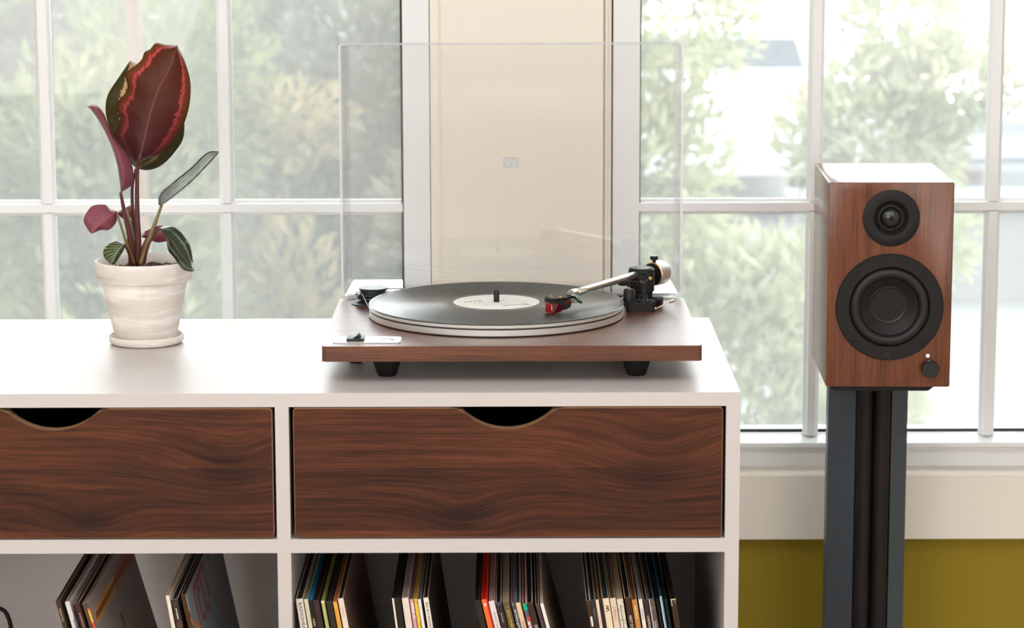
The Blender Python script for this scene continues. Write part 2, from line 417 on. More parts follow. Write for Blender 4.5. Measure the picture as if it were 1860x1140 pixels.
st(obj('baseboard_back', boxes((-RX, RX, WI - .015, WI, 0, .11)), bb, bevel=.003))

# ------------------------------------------------------------------ media console
def drawer_outline(x0, x1, z0, z1, cx, hw, sag, r=.004, f=.006):
    """front seen from the room, with a scooped hand hole in the top edge"""
    R = (hw * hw + sag * sag) / (2 * sag); cz = z1 - sag + R
    out = [(x0 + r * (1 - math.cos(a)), z0 + r * (1 - math.sin(a))) for a in (0, PI / 4, PI / 2)]
    out += [(x1 - r * (1 - math.sin(a)), z0 + r * (1 - math.cos(a))) for a in (0, PI / 4, PI / 2)]
    out += [(x1 - r * (1 - math.cos(a)), z1 - r * (1 - math.sin(a))) for a in (0, PI / 4, PI / 2)]
    a0 = math.asin(hw / R)
    n = 26; out += [(cx + hw + .010, z1), (cx + hw + .004, z1 - .0012)]
    for k in range(1, n):
        a = a0 - 2 * a0 * k / n
        out.append((cx + R * math.sin(a), cz - R * math.cos(a)))
    out += [(cx - hw - .004, z1 - .0012), (cx - hw - .010, z1)]
    out += [(x0 + r * (1 - math.sin(a)), z1 - r * (1 - math.cos(a))) for a in (0, PI / 4, PI / 2)]
    return out
FY, BY = -.047, .427
cons = tag(empty('media_console', (0, 0, T)), 'low white media console with two walnut drawers under the windows', 'console')
XL, XR = -.7745, .2502
def cbox(name, m, *b, bevel=.0008): return obj(name, boxes(b), m, cons, bevel=bevel)
cbox('top_panel', WHITE, XL, XR, FY, BY, -.0153, 0)
for x0, x1 in ((XL, XL + .0156), (-.2597, -.2446), (.2346, XR)):
    cbox('side_panel' if x0 != -.2597 else 'divider', WHITE, x0, x1, FY, BY, -.555, -.0153)
for x0, x1 in ((XL + .0156, -.2597), (-.2446, .2346)):
    cbox('shelf', WHITE, x0, x1, FY, BY - .012, -.1799, -.1643)
    cbox('bottom_panel', WHITE, x0, x1, FY, BY - .012, -.5553, -.5413)
    cbox('back_panel', WHITE_IN, x0, x1, BY - .012, BY - .004, -.5553, -.0153)
for lx in (XL + .06, -.28, XR - .06):
    for ly in (FY + .05, BY - .05):
        bm = BM(); lathe(bm, [(0, -T), (.012, -T), (.018, -.5555), (0, -.5555)], 20); 
        for v in bm.verts: v.co += Vector((lx, ly, 0))
        obj('leg', bm, WHITE, cons, auto=.6)
for k, (x0, x1, cx, m) in enumerate(((-.7545, -.2628, -.5027, WALNUT_DRAWER2), (-.2400, .2313, -.0049, WALNUT_DRAWER))):
    bm = BM()
    f1, f2 = prism(bm, drawer_outline(x0, x1, -.1627, -.0166, cx, .0527, .0245), 0, .016, Matrix(((1, 0, 0, 0), (0, 0, -1, FY + .0165), (0, 1, 0, 0), (0, 0, 0, 1))), 0, 1)
    bmesh.ops.bevel(bm, geom=list(f2.edges), offset=.0007, segments=1, affect='EDGES', material=1)
    d = obj('drawer', bm, [m, CORE], cons)
    bx = boxes((x0 + .012, x0 + .02, FY + .018, .36, -.155, -.045), (x1 - .02, x1 - .012, FY + .018, .36, -.155, -.045),
               (x0 + .02, x1 - .02, FY + .018, .36, -.158, -.15), (x0 + .02, x1 - .02, .352, .36, -.15, -.045))
    obj('drawer_box', bx, SHADE_IN, d)

# ------------------------------------------------------------------ LP sleeves in the console
def paper(name, c, rough=.55): return mat(name, lin(*c), rough, spec=.22)
_pm = {}
def pm(c):
    if c not in _pm: _pm[c] = paper('sleeve_card_%d' % len(_pm), c)
    return _pm[c]
def worn(c1, c2, sc=260, lo=.48, hi=.62):
    m = mat('worn_sleeve_card_%d' % len(bpy.data.materials), (1, 1, 1), .6)
    N, L = m.node_tree.nodes, m.node_tree.links
    tc = N.new('ShaderNodeTexCoord'); nz = N.new('ShaderNodeTexNoise'); nz.inputs['Scale'].default_value = sc; nz.inputs['Detail'].default_value = 4
    L.new(tc.outputs['Object'], nz.inputs['Vector']); r = ramp(N, [(lo, lin(*c1)), (hi, lin(*c2))]); L.new(nz.outputs['Fac'], r.inputs[0]); L.new(r.outputs[0], N['Principled BSDF'].inputs['Base Color'])
    return m
CZ = -.5413                     # cubby floor, from the console top
def sleeve(u, v, wpx, lean, spine, inner, edge, label, group, cover=None, txt=None, tcol=(240, 240, 235), tsize=.8, tstart=.012, tsp=1.0, yf=-.031, twidth=1.0, toff=0.0, marks=None, strip=None):
    """one LP jacket standing on the cubby floor, leaning to the left; u,v: its top left front corner"""
    p = at(u, v, yf); th = math.radians(lean); w = wpx / 1640.0 * math.cos(th) * .97
    h = (p.z - (T + CZ) - .0004) / math.cos(th)
    o_x = p.x + h * math.sin(th)
    D = .313
    sm = spine if not isinstance(spine, tuple) else pm(spine)
    cm = sm if cover is None else (pm(cover) if isinstance(cover, tuple) else cover)
    bm = BM(); e = min(.0008, w * .22)
    fs = box(bm, 0, e, .0009, D, 0, h, 2); fs[1].material_index = 1
    fs = box(bm, w - e, w, .0009, D, 0, h, 2); fs[1].material_index = 1
    fs = box(bm, 0, w, 0, .0009, 0, h, 0); fs[1].material_index = 1
    for f in (fs[3], fs[5]): f.material_index = 2
    fs = box(bm, 0, w, .0009, D, 0, .001, 2)
    o = obj('record_sleeve', bm, [sm, pm(edge), cm])
    o.location = (o_x, yf, T + CZ + .0004); o.rotation_euler = (0, -th, 0)
    tag(o, label, 'record', group)
    ib = BM(); box(ib, e + .0001, w - e - .0001, .0012, D - .002, .0015, h - .0007)
    obj('inner_sleeve', ib, pm(tuple(min(255, int(c * 1.35)) for c in inner)), o)
    flat = Matrix(((0, 1, 0, 0), (0, 0, -1, 0), (-1, 0, 0, 0), (0, 0, 0, 1)))   # text x runs down, text up to +x, faces the room
    if txt:
        text('spine_lettering', txt, w * tsize, Matrix.Translation((w / 2 + toff * w, -.00015, h - tstart)) @ flat, pm(tcol), o, spacing=tsp, width=twidth, depth=.00005)
    if marks:                                    # lettering too small to read
        mb = BM(); z = h - marks[0]; rnd = random.Random(int(u))
        while z > h - marks[1]:
            L = rnd.uniform(.0007, .0016); x0 = w * rnd.uniform(.36, .44); x1 = w * rnd.uniform(.56, .64)
            box(mb, x0, x1, -.0002, 0, z - L, z); z -= L + rnd.uniform(.0004, .0009)
        obj('spine_print', mb, pm(marks[2]), o)
    for (x0, x1, z0, z1, c) in (strip or ()):
        sb = BM(); box(sb, x0 * w, x1 * w, -.0002, 0, h - z1, h - z0); obj('spine_band', sb, pm(c), o)
    return o, w, h
GA, GB = 'records leaning in the left compartment, left stack', 'records leaning in the left compartment, right stack'
GC, GD, GE, GF = ['records leaning in the right compartment, %s stack' % k for k in ('first', 'second', 'third', 'fourth')]
CR = (205, 190, 165); DK = (38, 30, 26); BK = (14, 12, 11)
# left compartment, left stack
sleeve(100.7, 1091, 8.5, 13.4, (66, 50, 40), (38, 22, 20), (150, 130, 110), 'dark brown record sleeve with small cream lettering, outermost of the left stack', GA, txt='Depeche Mode', tcol=(225, 205, 175), tsize=.50, tstart=.0095)
sleeve(117.8, 1093, 8.5, 14.0, worn((214, 204, 198), (190, 186, 196)), (92, 78, 66), (170, 150, 130), 'mottled pale grey record sleeve beside the dark brown one with cream lettering', GA, strip=((.72, 1, .021, .3, (120, 118, 165)),))
sleeve(134.4, 1096, 10, 14.8, (70, 38, 24), (46, 34, 30), (190, 180, 175), 'reddish brown record sleeve with scuffed white top corners in the left stack', GA, marks=(.012, .029, (175, 165, 155)))
oA, wA, hA = sleeve(149.3, 1096.5, 11, 15.6, (82, 66, 50), (92, 80, 66), (165, 150, 130), 'grey-brown record sleeve with a yellow and red spine band and slate cover', GA, cover=(138, 130, 128), strip=((.62, 1, .0062, .0085, (225, 60, 50)), (.62, 1, .0085, .0235, (235, 170, 40)), (.62, 1, .0235, .05, (225, 70, 45))))
# left compartment, right stack
sleeve(301, 1081.5, 6.5, 9.0, (228, 214, 198), (120, 92, 60), (195, 175, 145), 'slim cream record sleeve at the left of the stack beside the slate cover', GB)
sleeve(310.9, 1089, 12, 9.6, worn((34, 24, 18), (92, 52, 22), 60), BK, (215, 205, 195), 'brown-black record sleeve with white lettering and a frayed white top edge', GB, txt='STEREO' if False else None, marks=(.0105, .0225, (225, 220, 210)))
oB, wB, hB = sleeve(328.5, 1080, 10, 11.0, (72, 44, 22), BK, (110, 90, 75), 'brown record sleeve with a slate grey graffiti cover facing right', GB, cover=(124, 129, 137), strip=((.93, 1, .001, .02, (165, 195, 200)), (.93, 1, .028, .036, (225, 120, 50))))
# right compartment, first stack
sleeve(537.2, 1088, 13.2, 8.0, (226, 214, 202), BK, (185, 160, 125), 'cream record sleeve with bold black lettering down its thick spine', GC, txt='RADIOHEAD', tcol=(18, 16, 16), tsize=.66, tstart=.004, twidth=1.25)
sleeve(552, 1088, 7.3, 8.4, (206, 200, 170), (78, 88, 66), (120, 115, 95), 'pale sage green record sleeve next to the cream one with bold black lettering', GC)
sleeve(559.6, 1090, 8.3, 8.8, (34, 26, 26), (0, 100, 140), (0, 105, 145), 'black record sleeve with a bright blue top edge and cream lettering', GC, txt='CHEMI', tcol=(250, 215, 160), tsize=.62, tstart=.0215)
sleeve(568.4, 1090.5, 11, 9.0, (58, 40, 38), BK, (90, 60, 52), 'dark plum-brown record sleeve standing right of the blue-topped one', GC)
sleeve(583, 1091, 6.2, 9.3, (172, 176, 108), (105, 112, 45), (120, 125, 60), 'light green record sleeve with a white chip at its top', GC, strip=((0, 1, 0, .0026, (232, 215, 205)),))
sleeve(592, 1091.5, 11, 9.5, (52, 40, 32), (26, 26, 22), (45, 38, 32), 'dark brown record sleeve between the light green and the orange-yellow one', GC)
sleeve(604.8, 1093, 7.4, 9.7, worn((228, 165, 60), (205, 140, 45), 150), (130, 75, 15), (190, 150, 110), 'orange-yellow record sleeve with faint lettering on its spine', GC, marks=(.006, .05, (205, 130, 70)))
sleeve(613.6, 1087, 10.3, 9.9, (228, 206, 194), (14, 20, 22), (200, 150, 110), 'pinkish white record sleeve with faint red lettering and a brown cover', GC, cover=(118, 90, 76), txt='LONDON', tcol=(205, 140, 120), tsize=.45, tstart=.0098)
# second stack
sleeve(712, 1086, 15.8, 7.0, (36, 28, 22), BK, (14, 12, 11), 'thick black record sleeve with a cream left edge, outermost of its stack', GD, strip=((0, .2, 0, .2, (238, 225, 205)),))
sleeve(729.8, 1086, 12.4, 7.3, (224, 206, 196), (110, 92, 88), (180, 165, 158), 'thick pale pinkish white record sleeve without lettering', GD)
sleeve(744, 1088, 6.6, 7.5, (205, 150, 160), (70, 45, 42), (135, 105, 100), 'pink record sleeve with a small white title block', GD, strip=((.35, .85, .004, .0165, (232, 215, 208)), (.35, .85, .018, .023, (232, 215, 208))))
sleeve(751.6, 1087.5, 6.4, 7.8, worn((226, 186, 50), (165, 125, 30), 120, .5, .7), (120, 95, 10), (175, 150, 90), 'mustard yellow speckled record sleeve', GD)
sleeve(759, 1088, 5.2, 8.0, (232, 222, 222), (28, 22, 28), (150, 140, 138), 'thin white record sleeve right of the mustard yellow one', GD)
sleeve(768.8, 1085.5, 9.6, 8.2, (232, 220, 205), (24, 16, 14), (170, 150, 130), 'cream record sleeve with black serif lettering and a black cover', GD, cover=(62, 54, 50), txt='BAD BOY RECORDS', tcol=(30, 26, 24), tsize=.62, tstart=.0055, twidth=1.0)
# third stack
sleeve(861.4, 1091, 11.5, 12.4, (46, 36, 30), BK, (70, 60, 54), 'dark brown record sleeve with worn white corners left of the orange one', GE)
sleeve(874.4, 1089, 10.5, 12.7, (235, 110, 45), (140, 8, 8), (200, 40, 20), 'bright orange record sleeve with a round white emblem and red inner', GE, strip=((.78, 1, 0, .2, (225, 45, 25)), (.30, .68, .0045, .0078, (245, 225, 210))))
sleeve(887.2, 1092, 11, 13.0, (222, 206, 206), (120, 102, 98), (150, 12, 18), 'lavender white record sleeve with widely spaced small grey lettering', GE, txt='BROKEN BELLS', tcol=(90, 80, 82), tsize=.36, tstart=.0135, tsp=1.5)
sleeve(900.6, 1095, 11, 13.2, (52, 42, 36), BK, (215, 195, 170), 'charcoal brown record sleeve with a small vertical grey title', GE, marks=(.0125, .0225, (165, 155, 145)), strip=((.08, .9, 0, .0035, (60, 75, 85)),))
sleeve(913, 1094, 12.6, 13.4, worn((96, 72, 44), (160, 140, 112), 330, .58, .72), (120, 102, 82), (190, 175, 155), 'scuffed olive brown record sleeve with yellow lettering', GE, txt='SOULS OF MISCHIEF', tcol=(225, 200, 60), tsize=.45, tstart=.009)
sleeve(927.8, 1093, 8.0, 13.6, worn((60, 54, 56), (165, 158, 160), 420, .5, .62), (70, 60, 62), (140, 132, 132), 'black and white speckled record sleeve with rough white lettering', GE, txt='WU TANG' if False else None, marks=(.010, .05, (222, 212, 206)))
sleeve(936.6, 1095, 9.2, 13.8, (220, 192, 160), (18, 50, 78), (190, 160, 125), 'beige record sleeve with thin grey lettering and an orange right edge', GE, txt='MALAJUBE', tcol=(110, 96, 82), tsize=.55, tstart=.0215, strip=((.9, 1, 0, .2, (205, 130, 40)),))
sleeve(949, 1097, 7.4, 14.0, (150, 100, 130), (110, 30, 40), (190, 185, 175), 'multicoloured record sleeve with a teal green top', GE, strip=((0, 1, 0, .0075, (15, 170, 125)), (0, 1, .0075, .0155, (95, 85, 110)), (.5, 1, .0155, .021, (215, 60, 60)), (.15, .75, .021, .0255, (230, 215, 165)), (.2, .8, .0265, .033, (225, 200, 215)), (.15, .6, .034, .04, (235, 200, 40))))
sleeve(956.2, 1096, 12.4, 14.2, (56, 40, 30), BK, (225, 215, 205), 'dark chocolate record sleeve with two small white letters low on it', GE, txt='ST', tcol=(240, 235, 230), tsize=.62, tstart=.026)
sleeve(972.6, 1097.5, 7, 14.4, (82, 58, 70), (30, 22, 30), (200, 170, 130), 'dusky purple record sleeve next to the white end one', GE)
sleeve(981, 1096, 6.2, 14.6, (234, 222, 214), (150, 140, 130), (190, 180, 168), 'slim white record sleeve at the right end of its stack, taupe cover', GE, cover=(152, 132, 112))
# fourth stack
sleeve(1064.8, 1091, 7, 8.6, (68, 44, 24), BK, (200, 190, 178), 'narrow brown record sleeve with a white title block, left end of the fullest stack', GF, strip=((.42, .95, .0185, .030, (226, 218, 210)),))
sleeve(1071.8, 1089.5, 9.4, 8.6, (52, 44, 40), BK, (160, 150, 138), 'charcoal record sleeve with blurred grey title in the fullest stack', GF, marks=(.0105, .021, (130, 125, 112)))
sleeve(1081.6, 1089, 5.6, 8.7, (226, 200, 180), BK, (150, 118, 88), 'thin pale pink record sleeve with tiny pink lettering', GF, marks=(.020, .030, (215, 120, 130)))
sleeve(1087.6, 1088.5, 6.6, 8.7, (40, 32, 32), BK, (175, 140, 90), 'thin black record sleeve between the pale pink and the cream emblem one', GF)
oE, wE, hE = sleeve(1094.4, 1087, 12, 8.8, (228, 206, 176), (26, 32, 36), (165, 160, 140), 'cream record sleeve with a black interlaced emblem', GF)
sleeve(1107.6, 1086.5, 11, 8.8, (222, 196, 170), (66, 48, 38), (185, 160, 135), 'beige record sleeve with thin spaced dark lettering in the fullest stack', GF, txt='LYKKE LI', tcol=(110, 92, 80), tsize=.52, tstart=.0105, tsp=1.15)
sleeve(1120, 1088, 11.6, 8.9, worn((216, 206, 188), (150, 145, 132), 300, .5, .72), (130, 108, 84), (175, 155, 130), 'mottled stone grey record sleeve with scribbled lettering', GF, marks=(.0075, .034, (110, 105, 95)))
sleeve(1134.4, 1086, 11, 8.9, (66, 38, 24), BK, (225, 195, 150), 'dark brown record sleeve with large white lettering cut off below', GF, txt='HOT CHIP', tcol=(240, 235, 228), tsize=.62, tstart=.0205)
sleeve(1147.4, 1089.5, 9.6, 8.9, (190, 128, 62), (90, 45, 8), (205, 180, 155), 'tan brown record sleeve with cream capital lettering', GF, txt='BAD BOY', tcol=(236, 220, 195), tsize=.66, tstart=.0065)
sleeve(1159.6, 1088, 6.8, 9.1, (226, 216, 210), (110, 105, 118), (165, 150, 150), 'white record sleeve with spaced maroon capitals', GF, txt='DOOPSA', tcol=(150, 45, 55), tsize=.62, tstart=.0115, tsp=1.35)
sleeve(1168.2, 1090, 8.6, 9.3, (58, 40, 36), (26, 18, 18), (190, 165, 120), 'maroon-brown record sleeve with cream heavy lettering low on its spine', GF, txt='CHEMICAL', tcol=(248, 218, 170), tsize=.66, tstart=.0182)
sleeve(1178, 1087.5, 10.6, 9.3, worn((86, 70, 62), (130, 118, 112), 90, .56, .75), BK, (100, 110, 125), 'worn taupe record sleeve with a lavender left edge', GF, marks=(.026, .05, (190, 180, 172)), strip=((0, .17, 0, .2, (205, 195, 210)),))
sleeve(1191, 1086, 5.2, 9.3, (12, 11, 11), BK, BK, 'thin black record sleeve right of the worn taupe one', GF)
sleeve(1198, 1082.5, 4.6, 9.3, (70, 150, 180), (18, 30, 36), (40, 90, 100), 'slim light blue record sleeve near the right end of the fullest stack', GF, strip=((0, .45, 0, .2, (215, 200, 190)),))
sleeve(1206, 1087, 5.6, 9.3, (22, 18, 16), BK, BK, 'thin black record sleeve right of the slim light blue one', GF)
sleeve(1217.6, 1088, 10.5, 9.3, (58, 40, 26), BK, (60, 52, 45), 'dark brown record sleeve with frayed cream corners, right end of the fullest stack', GF, cover=(62, 50, 44), strip=((.05, .2, .001, .008, (200, 180, 160)), (.75, .85, .002, .006, (180, 165, 150)), (.02, .98, 0, .0012, (225, 190, 145))))
# emblem on the cream sleeve
eb = BM()
for i in range(9):
    a = i * 2.4; r = .0004 + .00022 * i
    lathe(eb, [(0, 0), (.00045, 0), (.00045, .0002), (0, .0002)], 8, Matrix.Translation((wE * .55 + r * math.cos(a) * .7, -.0002, hE - .0115 - r * math.sin(a) * 1.5)) @ Matrix.Rotation(PI / 2, 4, 'X'))
tube(eb, [(wE * .28, -.0002, hE - .0082), (wE * .75, -.0002, hE - .0095), (wE * .35, -.0002, hE - .0115), (wE * .8, -.0002, hE - .0135), (wE * .3, -.0002, hE - .0155)], .0003, 6, 30)
obj('spine_emblem', eb, pm((24, 20, 18)), oE)
# printed art on the two covers that face us
def art(o, w, polys):
    for poly, c in polys:
        bm = BM(); a = [bm.verts.new((w + .0003, y, z)) for y, z in poly]; b = [bm.verts.new((w, y, z)) for y, z in poly]
        bm.faces.new(a); n = len(poly)
        for i in range(n): bm.faces.new((a[i], b[i], b[(i + 1) % n], a[(i + 1) % n]))
        bmesh.ops.recalc_face_normals(bm, faces=bm.faces)
        obj('cover_print', bm, pm(tuple(min(255, int(q * 1.3)) for q in c)), o)
h = hA
art(oA, wA, [([(.014, h - .014), (.16, h - .014), (.16, h - .031), (.014, h - .031)], (140, 100, 56)), ([(.163, h - .012), (.30, h - .012), (.30, h - .031), (.163, h - .031)], (120, 74, 58)), ([(.018, h - .019), (.29, h - .019), (.29, h - .026), (.018, h - .026)], (118, 70, 58)),
             ([(.12, h - .035), (.14, h - .035), (.20, h - .12), (.18, h - .12)], (108, 108, 112)), ([(.13, h - .055), (.15, h - .055), (.15, h - .075), (.135, h - .075)], (120, 84, 66))])
h = hB; RED = (110, 50, 58)
def stroke(pts, t=.0035): 
    out = []
    for (a, b) in zip(pts, pts[1:]):
        d = Vector((b[0] - a[0], b[1] - a[1])).normalized(); n = Vector((-d.y, d.x)) * t
        out.append(([(a[0] + n.x, a[1] + n.y), (b[0] + n.x, b[1] + n.y), (b[0] - n.x, b[1] - n.y), (a[0] - n.x, a[1] - n.y)], RED))
    return out
L_ = []
L_ += stroke([(.05, h - .052), (.05, h - .010), (.15, h - .006)])                       # frame corner
L_ += stroke([(.092, h - .020), (.072, h - .018), (.070, h - .050), (.094, h - .052)])  # C
L_ += stroke([(.110, h - .012), (.110, h - .052), (.130, h - .052)])                    # L
L_ += stroke([(.148, h - .010), (.148, h - .046)])                                      # I
L_ += [([(.015, h - .034), (.05, h - .055), (.05, h - .066), (.015, h - .045)], (150, 92, 52)), ([(.05, h - .055), (.10, h - .085), (.10, h - .096), (.05, h - .066)], (150, 92, 52)),
       ([(.018, h - .052), (.05, h - .07), (.05, h - .12), (.018, h - .12)], (128, 112, 84)), ([(.175, h - .008), (.185, h - .006), (.20, h - .04), (.193, h - .042)], (118, 108, 92)),
       ([(.185, h - .045), (.24, h - .008), (.243, h - .012), (.19, h - .049)], (128, 110, 84)), ([(.20, h - .06), (.215, h - .06), (.24, h - .10), (.215, h - .10)], (112, 88, 82))]
art(oB, wB, L_)
# cable loop in the left compartment
cb = BM()
tube(cb, [at(-60, 1160, .22), at(-40, 1125, .24), at(-12, 1107, .25), at(6, 1107, .25), at(18, 1130, .25), at(24, 1180, .25), at(27, 1290, .25), Vector((-.66, .27, T + CZ + .003)), Vector((-.70, .36, T + CZ + .003))], .0027, 10, 60)
tag(obj('power_cable', cb, RUBBER, smooth=True), 'black cable looping up in the left compartment of the white console', 'cable')

# ------------------------------------------------------------------ potted plant
PX = at(264, 560, .26).x; PY = .26
sau = BM(); lathe(sau, [(0, 0), (.036, 0), (.0425, .0018), (.0446, .0045), (.0452, .0100), (.0442, .0112), (.0428, .0108), (.0418, .0062), (.039, .0042), (0, .0042)], 64)
so = obj('plant_saucer', sau, CLAY, auto=.9); so.location = (PX + .0005, PY, T); tag(so, 'round whitewashed clay saucer under the plant pot', 'saucer')
plant = tag(empty('potted_plant', (PX, PY, T + .0046)), 'calathea with wine-red leaves in a whitewashed clay pot on the console', 'plant')
pt = BM(); lathe(pt, [(0, 0), (.0355, 0), (.0368, .002), (.0515, .0725), (.0555, .0735), (.0568, .0755), (.0592, .0935), (.0590, .0965), (.0574, .0975), (.0552, .0962), (.0538, .0890), (.050, .070), (.047, .055), (0, .055)], 72)
obj('pot', pt, CLAY, plant, auto=.9)
SOIL = worn((62, 34, 24), (120, 84, 62), 420, .45, .7)
sb = BM(); rnd = random.Random(4)
R_, rings_ = .0535, 16
cv = sb.verts.new((0, 0, .0815)); prev = None
for i in range(1, rings_ + 1):
    r = R_ * i / rings_; cur = []
    for k in range(48):
        a = 2 * PI * k / 48; cur.append(sb.verts.new((r * math.cos(a), r * math.sin(a), .0835 + rnd.uniform(-.0016, .0018) + .002 * math.sin(a + 1) * r / R_)))
    for k in range(48):
        if prev is None: sb.faces.new((cv, cur[k], cur[(k + 1) % 48]))
        else: sb.faces.new((prev[k], cur[k], cur[(k + 1) % 48], prev[(k + 1) % 48]))
    prev = cur
for i in range(420):
    a = rnd.uniform(0, 2 * PI); r = R_ * .94 * math.sqrt(rnd.random()); s = rnd.uniform(.0006, .0018)
    M = Matrix.Translation((r * math.cos(a), r * math.sin(a), .0845 + rnd.uniform(0, .0015))) @ Euler((rnd.uniform(0, 6), rnd.uniform(0, 6), rnd.uniform(0, 6))).to_matrix().to_4x4()
    box(sb, -s, s, -s * .6, s * .6, -s * .4, s * .4, 0, M)
tag(obj('soil', sb, SOIL, plant), kind='stuff')

def leaf_mat(name, margin, band, body, base, vein, bandpos=.62, bw=.10, trans=.35, stripes=0, rough=.45, basefade=.45):
    m = bpy.data.materials.new(name); m.use_nodes = True
    N, L = m.node_tree.nodes, m.node_tree.links; p = N['Principled BSDF']
    uv = N.new('ShaderNodeUVMap'); sp = N.new('ShaderNodeSeparateXYZ'); L.new(uv.outputs[0], sp.inputs[0])
    def mt(op, a, b=None, c=None):
        n = N.new('ShaderNodeMath'); n.operation = op
        for i, v in enumerate((a, b, c)):
            if v is None: continue
            if isinstance(v, (int, float)): n.inputs[i].default_value = v
            else: L.new(v, n.inputs[i])
        return n.outputs[0]
    u = mt('ABSOLUTE', mt('MULTIPLY_ADD', sp.outputs['X'], 2, -1)); v = sp.outputs['Y']
    # distance from leaf centre: the band follows the outline, also round the tip
    e = mt('MAXIMUM', u, mt('MULTIPLY', mt('ABSOLUTE', mt('MULTIPLY_ADD', v, 2, -1.0)), .80))
    e = mt('POWER', mt('ADD', mt('POWER', u, 3), mt('POWER', mt('MULTIPLY', mt('ABSOLUTE', mt('MULTIPLY_ADD', v, 2, -1.0)), .78), 5)), .33)
    cmb = N.new('ShaderNodeCombineXYZ'); L.new(mt('MULTIPLY', u, 5), cmb.inputs[0]); L.new(mt('MULTIPLY', mt('SUBTRACT', v, mt('MULTIPLY', u, .30)), 46), cmb.inputs[1])
    nz = N.new('ShaderNodeTexNoise'); nz.inputs['Scale'].default_value = 1; nz.inputs['Detail'].default_value = 3; L.new(cmb.outputs[0], nz.inputs['Vector'])
    e2 = mt('ADD', e, mt('MULTIPLY', mt('SUBTRACT', nz.outputs['Fac'], .5), .34))
    r = ramp(N, [(bandpos - bw, body), (bandpos - bw * .6, band), (bandpos + bw * .35, band), (bandpos + bw * .6, margin)])
    L.new(e2, r.inputs[0])
    mixb = N.new('ShaderNodeMix'); mixb.data_type = 'RGBA'
    fb = N.new('ShaderNodeMapRange'); fb.inputs[1].default_value = basefade; fb.inputs[2].default_value = .08; L.new(v, fb.inputs[0]); 
    L.new(mt('MULTIPLY', fb.outputs[0], .85), mixb.inputs[0]); L.new(r.outputs[0], mixb.inputs[6]); mixb.inputs[7].default_value = (*base[:3], 1)
    col = mixb.outputs[2]
    # side veins / stripes and midrib
    sv = mt('SINE', mt('MULTIPLY', mt('SUBTRACT', v, mt('MULTIPLY', u, .30)), 52 if stripes else 48))
    mv = N.new('ShaderNodeMix'); mv.data_type = 'RGBA'; L.new(mt('MULTIPLY', mt('MAXIMUM', mt('SUBTRACT', sv, .1 if stripes else .75), 0), stripes if stripes else .12), mv.inputs[0])
    L.new(col, mv.inputs[6]); mv.inputs[7].default_value = (*vein[:3], 1)
    mr = N.new('ShaderNodeMix'); mr.data_type = 'RGBA'; L.new(mt('LESS_THAN', u, .03), mr.inputs[0]); L.new(mv.outputs[2], mr.inputs[6]); mr.inputs[7].default_value = (*vein[:3], 1)
    L.new(mr.outputs[2], p.inputs['Base Color']); p.inputs['Roughness'].default_value = rough; p.inputs['Specular IOR Level'].default_value = .3
    tl = N.new('ShaderNodeBsdfTranslucent'); L.new(mr.outputs[2], tl.inputs[0]); mx = N.new('ShaderNodeMixShader'); mx.inputs[0].default_value = trans
    out = N['Material Output']; L.new(p.outputs[0], mx.inputs[1]); L.new(tl.outputs[0], mx.inputs[2]); L.new(mx.outputs[0], out.inputs[0])
    bp = N.new('ShaderNodeBump'); bp.inputs['Strength'].default_value = .10; bp.inputs['Distance'].default_value = .001; L.new(sv, bp.inputs['Height']); L.new(bp.outputs[0], p.inputs['Normal'])
    return m
LF_RED = leaf_mat('calathea_red_underside', (.19, .048, .008), (.60, .075, .085), (.105, .022, .006), (.060, .005, .014), (.19, .05, .03), .76, .075, .30, basefade=.75)
LF_GREEN = leaf_mat('calathea_dark_green', (.055, .042, .008), (.62, .42, .20), (.06, .045, .008), (.035, .028, .006), (.10, .09, .03), .62, .12, .25)
LF_PLUM = leaf_mat('calathea_plum_underside', (.29, .085, .115), (.30, .09, .12), (.29, .085, .115), (.20, .045, .075), (.36, .12, .14), .7, .10, .25)
LF_GREY = leaf_mat('calathea_silver_rolled', (.05, .06, .04), (.66, .70, .68), (.52, .58, .56), (.35, .36, .34), (.10, .12, .09), .72, .22, .2, stripes=.55, rough=.3)
LF_DEEP = leaf_mat('calathea_glossy_green', (.035, .045, .018), (.15, .20, .16), (.035, .05, .028), (.03, .045, .025), (.20, .10, .09), .6, .12, .15, rough=.22)
LF_STRIPE = leaf_mat('calathea_striped_green', (.055, .065, .02), (.07, .09, .03), (.07, .09, .03), (.06, .06, .02), (.34, .42, .24), .6, .1, .25, stripes=.8, rough=.3)
LF_BROWN = mat('stem_wine', (.085, .020, .018), .4)
STEM_G = mat('stem_olive', (.20, .15, .05), .45)
